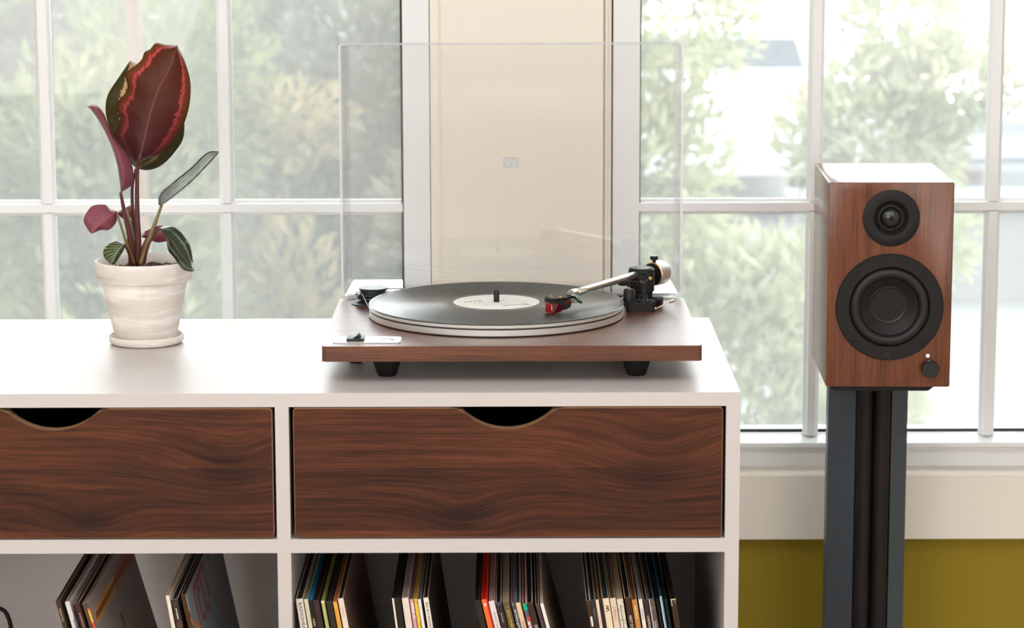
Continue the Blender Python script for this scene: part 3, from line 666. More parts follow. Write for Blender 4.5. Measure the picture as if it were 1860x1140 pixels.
def leaf(Lp, Mp, Rp, y0, y1, m, cup=.012, ripple=.0025, n=64, k=10, label=None):
    """leaf blade between its left edge, midrib and right edge; y0..y1 depth along it; cup bends the sides away from us"""
    L3, M3_, R3 = (catmull([(p[0], p[1], 0) for p in q], n) for q in (Lp, Mp, Rp))
    bm = BM(); uvl = bm.loops.layers.uv.new('UVMap'); G = []; inv = plant.location
    for i in range(n):
        t = i / (n - 1); row = []
        yb = y0 + (y1 - y0) * t
        for j in range(-k, k + 1):
            s = j / k; E = R3 if s > 0 else L3
            q = M3_[i].lerp(E[i], abs(s))
            y = yb + cup * s * s + ripple * math.sin(t * 17 + (2 if s > 0 else 0)) * abs(s) ** 1.5 - .0012 * math.cos(abs(s) * PI) * 1.0
            row.append((bm.verts.new(at(q.x, q.y, y) - inv), (s * .5 + .5, t)))
        G.append(row)
    for a, b in zip(G, G[1:]):
        for j in range(2 * k):
            q = (a[j], a[j + 1], b[j + 1], b[j]); f = bm.faces.new([w[0] for w in q])
            for lp, w in zip(f.loops, q): lp[uvl].uv = w[1]
    bmesh.ops.remove_doubles(bm, verts=bm.verts, dist=.00005)
    o = obj('leaf', bm, m, plant, smooth=True)
    sd = o.modifiers.new('thickness', 'SOLIDIFY'); sd.thickness = .0005
    if label: o['label'] = label
    return o
leaf([(249, 303), (240, 293), (223, 271), (207, 246), (213, 234), (218, 222), (217, 209), (211, 197), (218, 180), (229, 167), (232, 155), (228, 141), (232, 129), (246, 119), (258, 107), (262, 95), (273, 89), (283, 78), (302, 81), (322, 82)], [(250, 303), (260, 262), (272, 210), (287, 164), (309, 121), (322, 82)],
     [(251, 303), (258, 293), (297, 276), (327, 240), (343, 196), (346, 151), (336, 112), (322, 82)], .25, .262, LF_RED, cup=.014, label='large wine-red leaf with a pink band, seen from below')
leaf([(247, 306), (216, 270), (200, 236), (192, 203), (196, 172), (216, 140), (236, 110)], [(247, 306), (262, 260), (268, 210), (262, 160), (236, 110)], [(247, 306), (268, 309), (292, 301), (316, 278), (334, 245), (328, 190), (292, 140), (236, 110)], .275, .285, LF_GREEN, cup=.010, label='dark green leaf with a cream band behind the red one')
leaf([(219, 349), (217, 326), (212, 296), (201, 262), (183, 225), (166, 200), (158, 193)], [(220, 349), (224, 322), (216, 286), (202, 250), (188, 218), (170, 196), (158, 193)], [(221, 349), (240, 336), (243, 322), (235, 286), (205, 246), (189, 207), (172, 189), (158, 193)], .235, .225, LF_PLUM, cup=.014, ripple=.001, label='narrow folded plum leaf')
leaf([(212, 384), (199, 379), (190, 372), (167, 375), (153, 397), (158, 413), (166, 424)], [(212, 384), (196, 394), (180, 408), (166, 424)], [(212, 384), (211, 402), (199, 416), (184, 417), (175, 420), (166, 424)], .235, .215, LF_PLUM, cup=.008, label='small plum leaf low on the left')
leaf([(212, 385), (225, 379), (236, 373), (243, 376)], [(212, 386), (226, 386), (243, 383)], [(212, 388), (226, 398), (240, 394), (243, 388)], .27, .275, LF_PLUM, cup=.004)
leaf([(288, 372), (291, 353), (315, 331), (346, 306), (376, 278), (397, 275)], [(289, 372), (305, 352), (330, 332), (355, 310), (380, 284), (397, 276)], [(290, 373), (303, 366), (333, 342), (356, 321), (380, 296), (397, 277)], .262, .25, LF_GREY, cup=-.012, ripple=.003, label='rolled silvery leaf with dark stripes')
leaf([(291, 413), (302, 410), (320, 414), (341, 437), (349, 462), (353, 492)], [(291, 414), (311, 436), (331, 464), (353, 492)], [(291, 415), (301, 432), (305, 454), (317, 469), (331, 488), (345, 493), (353, 492)], .245, .192, LF_DEEP, cup=.008, label='glossy dark green leaf drooping over the pot rim')
leaf([(256, 428), (262, 421), (276, 414), (292, 409), (304, 412)], [(257, 429), (275, 426), (303, 425)], [(258, 431), (270, 434), (285, 440), (303, 438)], .268, .262, LF_PLUM, cup=.004)
leaf([(226, 442), (212, 438), (196, 445), (188, 456), (191, 469), (202, 479)], [(226, 443), (214, 456), (202, 479)], [(226, 444), (224, 454), (216, 467), (208, 479), (202, 479)], .235, .222, LF_STRIPE, cup=.006, label='small striped green leaf by the pot rim')
def stem(pts, y0, y1, r0, r1, m):
    bm = BM(); n = len(pts)
    tube(bm, [at(u, v, y0 + (y1 - y0) * i / (n - 1)) - plant.location for i, (u, v) in enumerate(pts)], lambda t: (r0 + (r1 - r0) * t) * .84 / 1530, 10, 24)
    obj('stem', bm, m, plant, smooth=True)
stem([(248, 480), (251, 440), (249, 380), (250, 303), (256, 280)], .262, .2495, 8, 3.2, LF_BROWN)
stem([(240, 480), (236, 432), (226, 385), (219, 349)], .255, .236, 8, 3.2, LF_BROWN)
stem([(246, 480), (241, 430), (231, 382)], .262, .262, 5, 3, STEM_G)
stem([(256, 480), (272, 432), (283, 402), (294, 371)], .26, .262, 7, 2.8, STEM_G)
stem([(250, 480), (264, 440), (275, 425)], .262, .266, 6, 3, LF_BROWN)
stem([(262, 478), (270, 444), (290, 414)], .255, .246, 3, 2, LF_BROWN)
stem([(240, 480), (233, 457), (225, 443)], .25, .236, 4, 2, LF_BROWN)
stem([(243, 480), (226, 430), (212, 385)], .252, .236, 4, 2.2, STEM_G)
stem([(247, 480), (243, 420), (240, 345), (247, 306)], .27, .275, 5, 3, LF_BROWN)

# ------------------------------------------------------------------ turntable
tt = tag(empty('turntable', (0, 0, T)), 'walnut belt-drive turntable with its clear dust cover standing open', 'turntable')
zt = .0433
pb = BM(); prism(pb, rrect(-.211, .211, 0, .3208, .006), .0259, zt)
obj('plinth', pb, WALNUT_PLINTH, tt, bevel=.0016, auto=.5)
for x, y, r in ((-.1412, .054, 1), (.1407, .054, 1), (-.181, .132, .72), (.14, .27, 1)):
    fb = BM(); lathe(fb, [(0, 0), (.0098, 0), (.0108, .0012), (.0162, .0165), (.0168, .0185), (.0168, .0258), (0, .0258)], 40)
    for v in fb.verts: v.co = Vector((v.co.x * r + x, v.co.y * r + y, v.co.z))
    obj('foot', fb, RUBBER, tt, auto=.4)
RC = (-.0180, .2000)
rm = Matrix.Translation((RC[0], RC[1], 0))
pl = BM(); lathe(pl, [(0, .0445), (.1490, .0445), (.1503, .0450), (.1503, .0517), (.1493, .0519), (.1484, .0521), (.1484, .0533), (.1493, .0535), (.1503, .0537), (.1503, .0570), (.1495, .0576), (0, .0576)], 128, rm)
pla = obj('platter', pl, ALU, tt, auto=.5)
gr = BM(); lathe(gr, [(.1486, .0520), (.1492, .0521), (.1492, .0533), (.1486, .0534)], 128, rm); tag(obj('platter_groove', gr, BLACK, pla, smooth=True), 'black belt groove')
su = BM(); lathe(su, [(.120, .0434), (.1475, .0434), (.1475, .0445), (.120, .0445)], 96, rm); obj('sub_platter', su, BLACK, tt)
spn = BM(); lathe(spn, [(0, .0577), (.0034, .0577), (.0034, .0712), (.0022, .0736), (0, .0736)], 24, rm); tag(obj('spindle', spn, BLACK, tt, auto=.5), 'dark grey spindle')
# motor pulley and belt
mx, my = -.1680, .285; mm = Matrix.Translation((mx, my, 0))
mb = BM(); lathe(mb, [(0, zt + .0002), (.0268, zt + .0002), (.0268, .0444), (.0235, .0462), (.016, .0475), (0, .0475)], 48, mm); mo = obj('motor_base', mb, GREY_TOP, tt, auto=.6)
pu = BM(); lathe(pu, [(0, .0475), (.013, .0475), (.018, .0490), (.0218, .0510), (.0212, .0523), (.016, .0532), (.016, .0536), (.0222, .0552), (.0222, .0566), (.0150, .0578), (.0150, .0600), (.0172, .0606), (.0176, .0622), (.0170, .0629), (0, .0629)], 56, mm)
obj('pulley', pu, GREY_TOP, mo, auto=.6)
bl = BM(); rp, rpl = .0153, .1493
d = Vector((RC[0] - mx, RC[1] - my)); L0 = d.length; ang = math.atan2(d.y, d.x); al = math.acos((rp - rpl) / L0)
zb_, zp = .0527, .0590
pts = []
for s in (1, -1):
    pass
A1 = ang + al; A2 = ang - al
n1, n2 = 40, 120
arc1 = [A1 + (2 * PI - 2 * al) * k / n1 for k in range(n1 + 1)]       # round the pulley (far side)
for a in arc1: pts.append((mx + rp * math.cos(a), my + rp * math.sin(a), zp))
arc2 = [A2 + (2 * al) * k / n2 for k in range(n2 + 1)]                # round the platter
for a in arc2: pts.append((RC[0] + rpl * math.cos(a), RC[1] + rpl * math.sin(a), zb_))
m_ = len(pts); rows = []
for i, p in enumerate(pts):
    p = Vector(p); c = Vector((mx, my, p.z)) if i <= n1 else Vector((RC[0], RC[1], p.z)); nrm = (p - c).normalized()
    rows.append([bl.verts.new(p + nrm * a + Vector((0, 0, b))) for a, b in ((-.0002, -.0006), (.0005, -.0006), (.0005, .0006), (-.0002, .0006))])
for i in range(m_):
    a, b = rows[i], rows[(i + 1) % m_]
    for k in range(4): bl.faces.new((a[k], b[k], b[(k + 1) % 4], a[(k + 1) % 4]))
bmesh.ops.recalc_face_normals(bl, faces=bl.faces)
tag(obj('drive_belt', bl, mat('belt_rubber', (.03, .03, .032), .4), tt), 'thin black drive belt')
# power switch plate
PLATE = mat('brushed_silver_plate', (.80, .81, .82), .28, metal=.9)
sp_ = BM(); prism(sp_, rrect(-.1998, -.1242, .0175, .0545, .004), zt + .0001, zt + .0011)
plate = tag(obj('switch_plate', sp_, PLATE, tt, bevel=.0002, seg=1), 'silver plate')
sw = BM(); box(sw, -.1850, -.1652, .0255, .0470, zt + .0011, zt + .0040); so_ = obj('power_switch', sw, BLACK, plate, bevel=.0006)
rk = BM(); ppoly = [(-.1815, zt + .0034), (-.1680, zt + .0034), (-.1690, zt + .0044), (-.1714, zt + .0078), (-.1722, zt + .0078), (-.1745, zt + .0058), (-.1780, zt + .0044)]
prism(rk, [(x, z) for x, z in ppoly], -.043, -.0295, Matrix(((1, 0, 0, 0), (0, 0, -1, 0), (0, 1, 0, 0), (0, 0, 0, 1))))
tag(obj('power_switch_rocker', rk, BLACK, plate, bevel=.0003, seg=1), 'black rocker')
INK = mat('grey_print', (.22, .22, .24), .5)
topT = lambda x, y, z, rz=0: Matrix.Translation((x, y, z)) @ Matrix.Rotation(rz, 4, 'Z')
text('plate_lettering', 'OFF', .0052, topT(-.1962, .0375, zt + .0012), INK, plate)
text('plate_lettering', 'ON', .0052, topT(-.1610, .0375, zt + .0012), INK, plate)
def uturn(bm, cx, cy, s, z0, z1, mtx=None):
    """arched arrow emblem: a thick hook with an arrow point at its left foot"""
    o, i = 1.0, .52; out = [(o, -.85), (o, 0)]
    out += [(o * math.cos(a), o * math.sin(a)) for a in (PI * k / 12 for k in range(1, 9))]
    out += [(-.75, .45), (-1.45, -.75), (-.35, -.35), (-.42, .1)]
    out += [(i * math.cos(a), i * math.sin(a)) for a in (PI * k / 10 for k in range(7, 0, -1))]
    out += [(i, 0), (i, -.85)]
    prism(bm, [(cx + x * s, cy + y * s) for x, y in out], z0, z1, mtx)
lg = BM(); uturn(lg, -.1395, .0345, .0072, zt + .0011, zt + .0013); tag(obj('plate_emblem', lg, INK, plate), 'grey arched arrow emblem')
# tonearm
PV = Vector((.157, .280, 0))
ab = BM(); lathe(ab, [(0, zt + .0002), (.0265, zt + .0002), (.0268, .0445), (.0268, .0482), (.0255, .0492), (.014, .0494), (.0135, .0600), (0, .0600)], 48, Matrix.Translation(PV))
arm = obj('tonearm_base', ab, BLACK_MATTE, tt, auto=.5)
fl = BM(); lathe(fl, [(0, .0492), (.0254, .0492), (.0250, .0497), (0, .0497)], 48, Matrix.Translation(PV)); obj('base_ring', fl, GREY_TOP, arm)
hs = BM(); lathe(hs, [(0, .0585), (.0148, .0585), (.0158, .0597), (.0158, .0850), (.0140, .0872), (0, .0874)], 56, Matrix.Translation(PV))
ta = obj('tonearm', hs, BLACK_MATTE, tt, auto=.5)
pn = BM(); c = Vector((.1668, .2655, .0762)); dn = Vector((.55, -.83, 0)); lathe(pn, [(0, -.002), (.0024, -.002), (.0024, .0006), (.0018, .0012), (0, .0012)], 20, frame_z(c, c + dn)); obj('pivot_screw', pn, BRASS, ta, auto=.5)
P1 = Vector((.0705, .1440, .0782)); P0 = Vector((.1500, .2690, .0803)); adir = (P0 - P1).normalized()
tb = BM(); tube(tb, [P1, P0], .0043, 20, 6); obj('arm_tube', tb, CHROME, ta, smooth=True)
ws = PV + Vector((0, 0, .0760)); wd = Vector((adir.x, adir.y, -.02)).normalized()
cw = BM(); lathe(cw, [(0, .012), (.004, .012), (.004, .026), (0, .026)], 20, frame_z(ws, ws + wd)); obj('counterweight_shaft', cw, BLACK, ta, auto=.5)
cw = BM(); lathe(cw, [(0, .0262), (.0132, .0262), (.0142, .0272), (.0146, .0290), (.0146, .0480), (.0130, .0500), (0, .0500)], 56, frame_z(ws, ws + wd), mats=[0, 1, 2, 2, 2, 2])
tag(obj('counterweight', cw, [BLACK, BRASS, SATIN], ta, auto=.5), 'chrome counterweight with black front face')
kc = ws + wd * .031; kn = BM(); lathe(kn, [(0, .012), (.0024, .012), (.0024, .0172), (.0042, .0175), (.0050, .0188), (.0050, .0215), (.0044, .0222), (0, .0222)], 24, Matrix.Translation(kc)); obj('thumb_screw', kn, BLACK, ta, auto=.5)
# headshell, finger lift and cartridge
fd = Vector((-.856, -.516, 0)).normalized(); nd = Vector((.516, -.856, 0)).normalized()      # forward along the cartridge, towards the room
F = Vector((.0415, .1165, 0))
def hsM(z=0): return Matrix(((-fd.x, nd.x, 0, F.x), (-fd.y, nd.y, 0, F.y), (0, 0, 1, z), (0, 0, 0, 1)))   # local x: back from the tip, y: towards us
hb = BM(); prism(hb, [(.001, -.0085), (.024, -.0085), (.034, -.004), (.034, .004), (.026, .0085), (.001, .0085)], .0754, .0776, hsM())
bmesh.ops.recalc_face_normals(hb, faces=hb.faces)
hsl = obj('headshell', hb, GREY_TOP if False else BLACK_MATTE, ta, bevel=.0005, seg=1)
for x, y in ((.008, -.0050), (.0135, .0052)):
    sc = BM(); lathe(sc, [(0, .0776), (.0017, .0776), (.0017, .0786), (.0011, .0791), (0, .0791)], 16, hsM() @ Matrix.Translation((x, y, 0))); obj('screw', sc, BRASS, hsl, auto=.5)
sc = BM(); lathe(sc, [(0, .0776), (.0026, .0776), (.0026, .0793), (0, .0796)], 20, hsM() @ Matrix.Translation((.028, .0005, 0))); obj('screw', sc, GREY_TOP, hsl, auto=.5)
cl = BM(); lathe(cl, [(0, -.004), (.0052, -.004), (.0052, .006), (.0046, .007), (0, .007)], 24, frame_z(P1, P0)); obj('collar', cl, CHROME, hsl, auto=.5)
fg = BM(); M_ = hsM(); tube(fg, [M_ @ Vector(p) for p in ((.027, .006, .0765), (.0275, .011, .0778), (.0285, .0155, .0768), (.0305, .019, .0735), (.0330, .0215, .0725))], .0011, 10, 24, 1.9); obj('finger_lift', fg, BLACK, hsl, smooth=True)
REDP = mat('translucent_red_plastic', (.30, .004, .006), .18, coat=.3); REDD = mat('dark_red_plastic', (.10, .003, .006), .2, coat=.3)
bm = BM(); prof = [(.0120, .0754), (.0255, .0754), (.0270, .0700), (.0255, .0655), (.0180, .0630), (.0120, .0680)]
prism(bm, prof, -.0088, .0088, M_ @ Matrix(((1, 0, 0, 0), (0, 0, 1, 0), (0, 1, 0, 0), (0, 0, 0, 1)))); bmesh.ops.recalc_face_normals(bm, faces=bm.faces)
cart = obj('cartridge', bm, BLACK, hsl, bevel=.0006, seg=1)
bm = BM(); prism(bm, [(.0005, .0722), (.0125, .0722), (.0125, .0754), (.0005, .0754)], -.0082, .0082, M_ @ Matrix(((1, 0, 0, 0), (0, 0, 1, 0), (0, 1, 0, 0), (0, 0, 0, 1)))); bmesh.ops.recalc_face_normals(bm, faces=bm.faces)
obj('cartridge_top', bm, BLACK, hsl)
# red stylus body: bevelled wedge, faceted
q = {'a': (.0000, .0606), 'b': (.0000, .0722), 'c': (.0135, .0722), 'd': (.0200, .0640), 'e': (.0120, .0608), 'f': (.0040, .0600)}
bm = BM(); order = 'abcdef'
outer = [bm.verts.new(M_ @ Vector((q[k][0] + (.0006 if k in 'ab' else 0), .0060, q[k][1]))) for k in order]
outer2 = [bm.verts.new(M_ @ Vector((q[k][0] + (.0006 if k in 'ab' else 0), -.0060, q[k][1]))) for k in order]
hi = bm.verts.new(M_ @ Vector((.0095, .0088, .0715))); lo = bm.verts.new(M_ @ Vector((.0030, .0072, .0615)))
hi2 = bm.verts.new(M_ @ Vector((.0095, -.0088, .0715))); lo2 = bm.verts.new(M_ @ Vector((.0030, -.0072, .0615)))
for o_, h_, l_, rev in ((outer, hi, lo, False), (outer2, hi2, lo2, True)):
    a, b, c, d_, e, f_ = o_
    for vs, mi in (((a, b, h_, l_), 1), ((b, c, h_), 1), ((c, d_, h_), 1), ((d_, e, l_, h_), 1), ((e, f_, l_), 0), ((f_, a, l_), 0)):
        f = bm.faces.new(vs); f.material_index = mi
for i in range(6):
    f = bm.faces.new((outer[i], outer[(i + 1) % 6], outer2[(i + 1) % 6], outer2[i])); f.material_index = 0
bmesh.ops.recalc_face_normals(bm, faces=bm.faces)
sty = tag(obj('stylus', bm, [REDP, REDD], hsl), 'faceted red stylus body')
bm = BM(); tube(bm, [M_ @ Vector((.006, 0, .0608)), M_ @ Vector((.0030, 0, .0595))], .0003, 6, 3); obj('cantilever', bm, ALU, hsl)
tm = M_ @ Matrix(((0, 1, 0, .0013), (0, 0, 1, .0068), (-1, 0, 0, .0712), (0, 0, 0, 1))) if False else None
side = Matrix.Translation(M_ @ Vector((.0012, .00655, .0708))) @ Matrix(((0, -fd.x, nd.x, 0), (0, -fd.y, nd.y, 0), (-1, 0, 0, 0), (0, 0, 0, 1)))
text('cartridge_lettering', 'ortofon', .0022, side, pm((235, 230, 228)), hsl)
bm = BM(); prism(bm, [(.0190, .0712), (.0245, .0735), (.0245, .0745), (.0200, .0738)], .0088, .0090, M_ @ Matrix(((1, 0, 0, 0), (0, 0, 1, 0), (0, 1, 0, 0), (0, 0, 0, 1)))); obj('cartridge_print', bm, pm((150, 20, 26)), hsl)
for k, (y, z, c) in enumerate(((.005, .0715, (60, 190, 165)), (.002, .0700, (215, 110, 120)), (-.002, .0690, (235, 235, 235)), (-.005, .0712, (70, 110, 180)))):
    bm = BM(); tube(bm, [M_ @ Vector(p) for p in ((.026, y, z), (.031, y, z - .0002))], .0008, 8, 3); obj('terminal_pin', bm, BRASS, hsl)
    bm = BM(); tube(bm, [M_ @ Vector(p) for p in ((.031, y, z), (.036, y + .004, z + .0005), (.0395, y + .005, z + .003), (.037, y + .002, .0778), (.032, y * .4, .0772))], .00055, 8, 24); obj('lead_wire', bm, pm(c), hsl, smooth=True)
# cueing block with arm rest and lever
cu = BM(); prism(cu, rrect(.1362, .1703, .2166, .2440, .003), zt + .0002, .0548)
cue = obj('cueing_block', cu, BLACK_MATTE, tt, bevel=.0008, auto=.5)
def post(name, x, y, prof, m=BLACK_MATTE): 
    bm = BM(); lathe(bm, prof, 32, Matrix.Translation((x, y, 0))); return obj(name, bm, m, cue, auto=.5)
post('lift_cylinder', .1397, .2255, [(0, .0545), (.0070, .0545), (.0068, .0680), (.0058, .0698), (0, .0700)])
post('lift_pin', .1397, .2255, [(0, .0698), (.0013, .0698), (.0013, .0740), (0, .0740)], BRASS)
post('lift_head', .1392, .2255, [(0, .0725), (.0022, .0725), (.0022, .0790), (.0014, .0798), (0, .0798)])
bm = BM(); tube(bm, [(.1392, .2255, .0776), (.1440, .2255, .0780), (.1475, .2255, .0776), (.1482, .2255, .0742)], .0011, 10, 18, 2.2); obj('lift_hook', bm, BLACK_MATTE, cue, smooth=True)
bm = BM(); prism(bm, [(.1275, .249), (.1330, .242), (.1520, .252), (.1500, .262), (.1330, .256)], .0708, .0752); obj('lift_platform', bm, BLACK_MATTE, cue, bevel=.0006, seg=1)
post('rest_collar', .1570, .2260, [(0, .0545), (.0086, .0545), (.0086, .0560), (.0084, .0568), (.0052, .0570), (.0046, .0580), (.0046, .0622), (.0030, .0624), (.0030, .0765), (0, .0765)])
bm = BM(); cc = Vector((.1560, .2260, .0832)); tube(bm, [cc + Vector((.0058 * math.cos(a), 0, .0058 * math.sin(a))) for a in (math.radians(d_) for d_ in range(108, -142, -18))], .0010, 10, 50, 1.8)
obj('rest_clip', bm, BLACK, cue, smooth=True)
bm = BM(); box(bm, .1672, .1706, .2170, .2230, .0545, .0560); obj('block_lug', bm, BLACK_MATTE, cue)
lv = BM(); tube(lv, [(.1700, .2235, .0463), (.1722, .2245, .0463), (.1905, .2285, .0550)], .0009, 10, 16)
lathe(lv, [(0, -.0015), (.0019, -.0010), (.0024, .0015), (.0024, .0040), (.0016, .0056), (0, .0060)], 16, frame_z((.1890, .2282, .0543), (.1935, .2292, .0565)))
lathe(lv, [(0, 0), (.0019, 0), (.0019, .0042), (0, .0042)], 14, frame_z((.1695, .2235, .0463), (.1735, .2235, .0463)))
tag(obj('cueing_lever', lv, mat('nickel', (.62, .55, .50), .22, metal=1), cue, smooth=True), 'nickel lever')
bm = BM(); lathe(bm, [(0, .0497), (.0075, .0497), (.0075, .0530), (.0068, .0535), (0, .0535)], 32, Matrix.Translation((.1760, .268, 0))); obj('anti_skate_dial', bm, GREY_TOP, arm, auto=.5)

# dust cover: an open box standing on its back edge
DY0, DY1, DX, DZ0, DZ1, th, DR = .3212, .3990, .2090, .0462, .3560, .0030, .0055      # DR: the walls draw in towards the lid
dc = BM()
def shell(poly_out, poly_in, rear_out, rear_in, y0, y1):
    n = len(poly_out)
    A = [dc.verts.new((x, y0, z)) for x, z in poly_out]; B = [dc.verts.new((x, y1, z)) for x, z in rear_out]
    C_ = [dc.verts.new((x, y0, z)) for x, z in poly_in]; D_ = [dc.verts.new((x, y1 - th, z)) for x, z in rear_in]
    for i in range(n):
        j = (i + 1) % n
        dc.faces.new((A[i], B[i], B[j], A[j])); dc.faces.new((C_[j], D_[j], D_[i], C_[i]))
        f = dc.faces.new((A[j], C_[j], C_[i], A[i])); f.material_index = 1
    dc.faces.new(list(reversed(B))); dc.faces.new(D_)
shell(rrect(-DX, DX, DZ0, DZ1, .006), rrect(-DX + th, DX - th, DZ0 + th, DZ1 - th, .0035),
      rrect(-DX + DR, DX - DR, DZ0 + DR, DZ1 - DR, .006), rrect(-DX + DR + th, DX - DR - th, DZ0 + DR + th, DZ1 - DR - th, .0035), DY0, DY1)
bmesh.ops.recalc_face_normals(dc, faces=dc.faces); dc.normal_update()
for f in dc.faces:
    if f.material_index == 0 and abs(f.normal.x) > .3: f.material_index = 2
cov = tag(obj('dust_cover', dc, [ACRYL, ACRYL_EDGE, ACRYL_SIDE], tt), 'clear acrylic dust cover, raised')
tbm = BM(); c0 = at(914, 285, DY1); c1 = at(943, 304.5, DY1)
prism(tbm, rrect(c0.x, c1.x, c1.z - T, c0.z - T, .0008, 2), 0, .0012, Matrix(((1, 0, 0, 0), (0, 0, -1, DY1 - th - .0002), (0, 1, 0, 0), (0, 0, 0, 1))))
tab = tag(obj('cover_badge', tbm, ACRYL_TAB, cov), 'small frosted rectangular badge with an arched arrow')
em = BM(); uturn(em, (c0.x + c1.x) / 2, (c0.z + c1.z) / 2 - T, .0038, 0, .0004, Matrix(((1, 0, 0, 0), (0, 0, -1, DY1 - th - .0015), (0, 1, 0, 0), (0, 0, 0, 1)))); obj('badge_emblem', em, ACRYL_EDGE, tab)
for x in (-.13, .13):
    hb = BM(); box(hb, x - .012, x + .012, .3200, .3270, .0300, .0462); obj('hinge', hb, BLACK, tt, bevel=.001)

# ------------------------------------------------------------------ the record on the platter
def vinyl():
    m = mat('black_vinyl', (.011, .0108, .0108), .34, spec=1.0)
    N, L = m.node_tree.nodes, m.node_tree.links; p = N['Principled BSDF']
    tc = N.new('ShaderNodeTexCoord'); wv = N.new('ShaderNodeTexWave'); wv.wave_type = 'RINGS'; wv.rings_direction = 'Z'; wv.inputs['Scale'].default_value = 110; wv.inputs['Distortion'].default_value = .6; wv.inputs['Detail'].default_value = 2
    L.new(tc.outputs['Object'], wv.inputs['Vector']); bp = N.new('ShaderNodeBump'); bp.inputs['Strength'].default_value = .03; bp.inputs['Distance'].default_value = .0004
    L.new(wv.outputs['Fac'], bp.inputs['Height']); L.new(bp.outputs[0], p.inputs['Normal'])
    p.inputs['Anisotropic'].default_value = .95; p.inputs['Anisotropic Rotation'].default_value = .25
    tg = N.new('ShaderNodeTangent'); tg.direction_type = 'RADIAL'; tg.axis = 'Z'; L.new(tg.outputs[0], p.inputs['Tangent'])
    return m
VINYL = vinyl(); VSMOOTH = mat('smooth_vinyl', (.015, .0145, .014), .30, spec=1.0)
rec = BM(); zr = .0002
lathe(rec, [(.0036, zr), (.1500, zr), (.1508, .0008), (.1508, .0012), (.1498, .0017), (.1470, .0017), (.1465, .0015), (.0610, .0015), (.0605, .0014), (.0510, .0014), (.0036, .0014)], 160, mats=[1, 1, 1, 1, 1, 1, 0, 1, 1, 1])
ro = obj('vinyl_record', rec, [VINYL, VSMOOTH], auto=.3); ro.location = (RC[0], RC[1], T + .0576)
tag(ro, 'black vinyl record with a white label lying on the turntable platter', 'record')
lb = BM(); lathe(lb, [(.0036, .0014), (.0510, .0014), (.0508, .0017), (.0036, .0017)], 96); lab = tag(obj('record_label', lb, mat('white_label_paper', (.82, .81, .77), .7), ro), 'white paper label')
lm = BM(); rnd = random.Random(11)
Rz = Matrix.Rotation(.42, 4, 'Z')
for k in range(4):
    x = -.036 + k * .0062; box(lm, x, x + .0038, .012, .0145 + .0005 * (k % 2), .0017, .0018, 0, Rz)
for r_ in range(7):
    x = -.03 + rnd.uniform(0, .006); y = .004 - r_ * .0042
    while x < .034:
        w_ = rnd.uniform(.002, .006)
        if x * x + y * y > .007 ** 2 and rnd.random() < .75: box(lm, x, min(x + w_, .036), y, y + .0011, .0017, .00178, 1, Rz)
        x += w_ + .0015
for k in range(9):
    x = -.004 + k * .0036; box(lm, x, x + .0026, -.0300, -.0275, .0017, .0018, 0, Rz)
obj('label_print', lm, [pm((70, 68, 66)), pm((196, 193, 186))], lab)
rd = BM(); lathe(rd, [(0, .0017), (.0030, .0017), (.0030, .0018), (0, .0018)], 20, Rz @ Matrix.Translation((.024, -.0345, 0)) @ Matrix.Diagonal((1.8, .7, 1, 1))); obj('label_emblem', rd, pm((225, 140, 120)), lab)

# ------------------------------------------------------------------ speaker
YAW = -.0261
SX, SY = .4640, .3248
spk = tag(empty('bookshelf_speaker', (SX, SY, T - .0696), (0, 0, YAW)), 'walnut two-way bookshelf speaker with black drivers on a dark stand', 'speaker')
W, Hh, Dd = .1527, .2540, .2025
cb_ = BM(); prism(cb_, rrect(-W / 2, W / 2, 0, Hh, .0022, 3), 0, Dd, Matrix(((1, 0, 0, 0), (0, 0, 1, 0), (0, 1, 0, 0), (0, 0, 0, 1)))); bmesh.ops.recalc_face_normals(cb_, faces=cb_.faces)
cab = obj('cabinet', cb_, WALNUT_SPEAKER, spk, bevel=.0009, auto=.5)
def facept(u, v):
    w = at(u, v, SY - .0) ; return (w.x - SX) / math.cos(YAW), w.z - (T - .0696)
def onface(u, v, lift=0):
    x, z = facept(u, v); return Matrix.Translation((x, -lift, z)) @ Matrix.Rotation(PI / 2, 4, 'X')      # local z -> towards the room
def bore(o, mtx, r, depth):                     # cut a driver opening in the front board
    cbm = BM(); lathe(cbm, [(0, -depth), (r, -depth), (r, .01), (0, .01)], 64, mtx); bmesh.ops.recalc_face_normals(cbm, faces=cbm.faces); cut = obj('cutter', cbm, BLACK, spk)
    bmesh_ = o.modifiers.new('opening', 'BOOLEAN'); bmesh_.operation = 'DIFFERENCE'; bmesh_.object = cut; bmesh_.solver = 'EXACT'
    bpy.context.view_layer.update()
    me = bpy.data.meshes.new_from_object(o.evaluated_get(bpy.context.evaluated_depsgraph_get()))
    o.modifiers.clear(); o.data = me; bpy.data.objects.remove(cut)
bore(cab, onface(1619, 396), .0240, .02); bore(cab, onface(1615.5, 557), .0505, .03)
DRV = mat('driver_black_plastic', (.010, .0083, .0078), .55, spec=.25, bump=.02, bscale=1500)
SURR = mat('rubber_surround', (.009, .008, .0078), .45, spec=.35); CONE = mat('woofer_cone', (.010, .0085, .008), .45, spec=.35); CAP = mat('dust_cap', (.032, .022, .018), .32)
DOME = mat('silk_dome', (.010, .009, .009), .22, spec=.6)
tw = BM(); lathe(tw, [(.0348, .0), (.0348, .0012), (.0340, .0018), (.0230, .0018), (.0215, .0014), (.0190, -.0022), (.0168, -.0052), (.0166, -.0068), (0, -.0068)], 80, onface(1619, 396))
two = obj('tweeter', tw, DRV, spk, auto=.7)
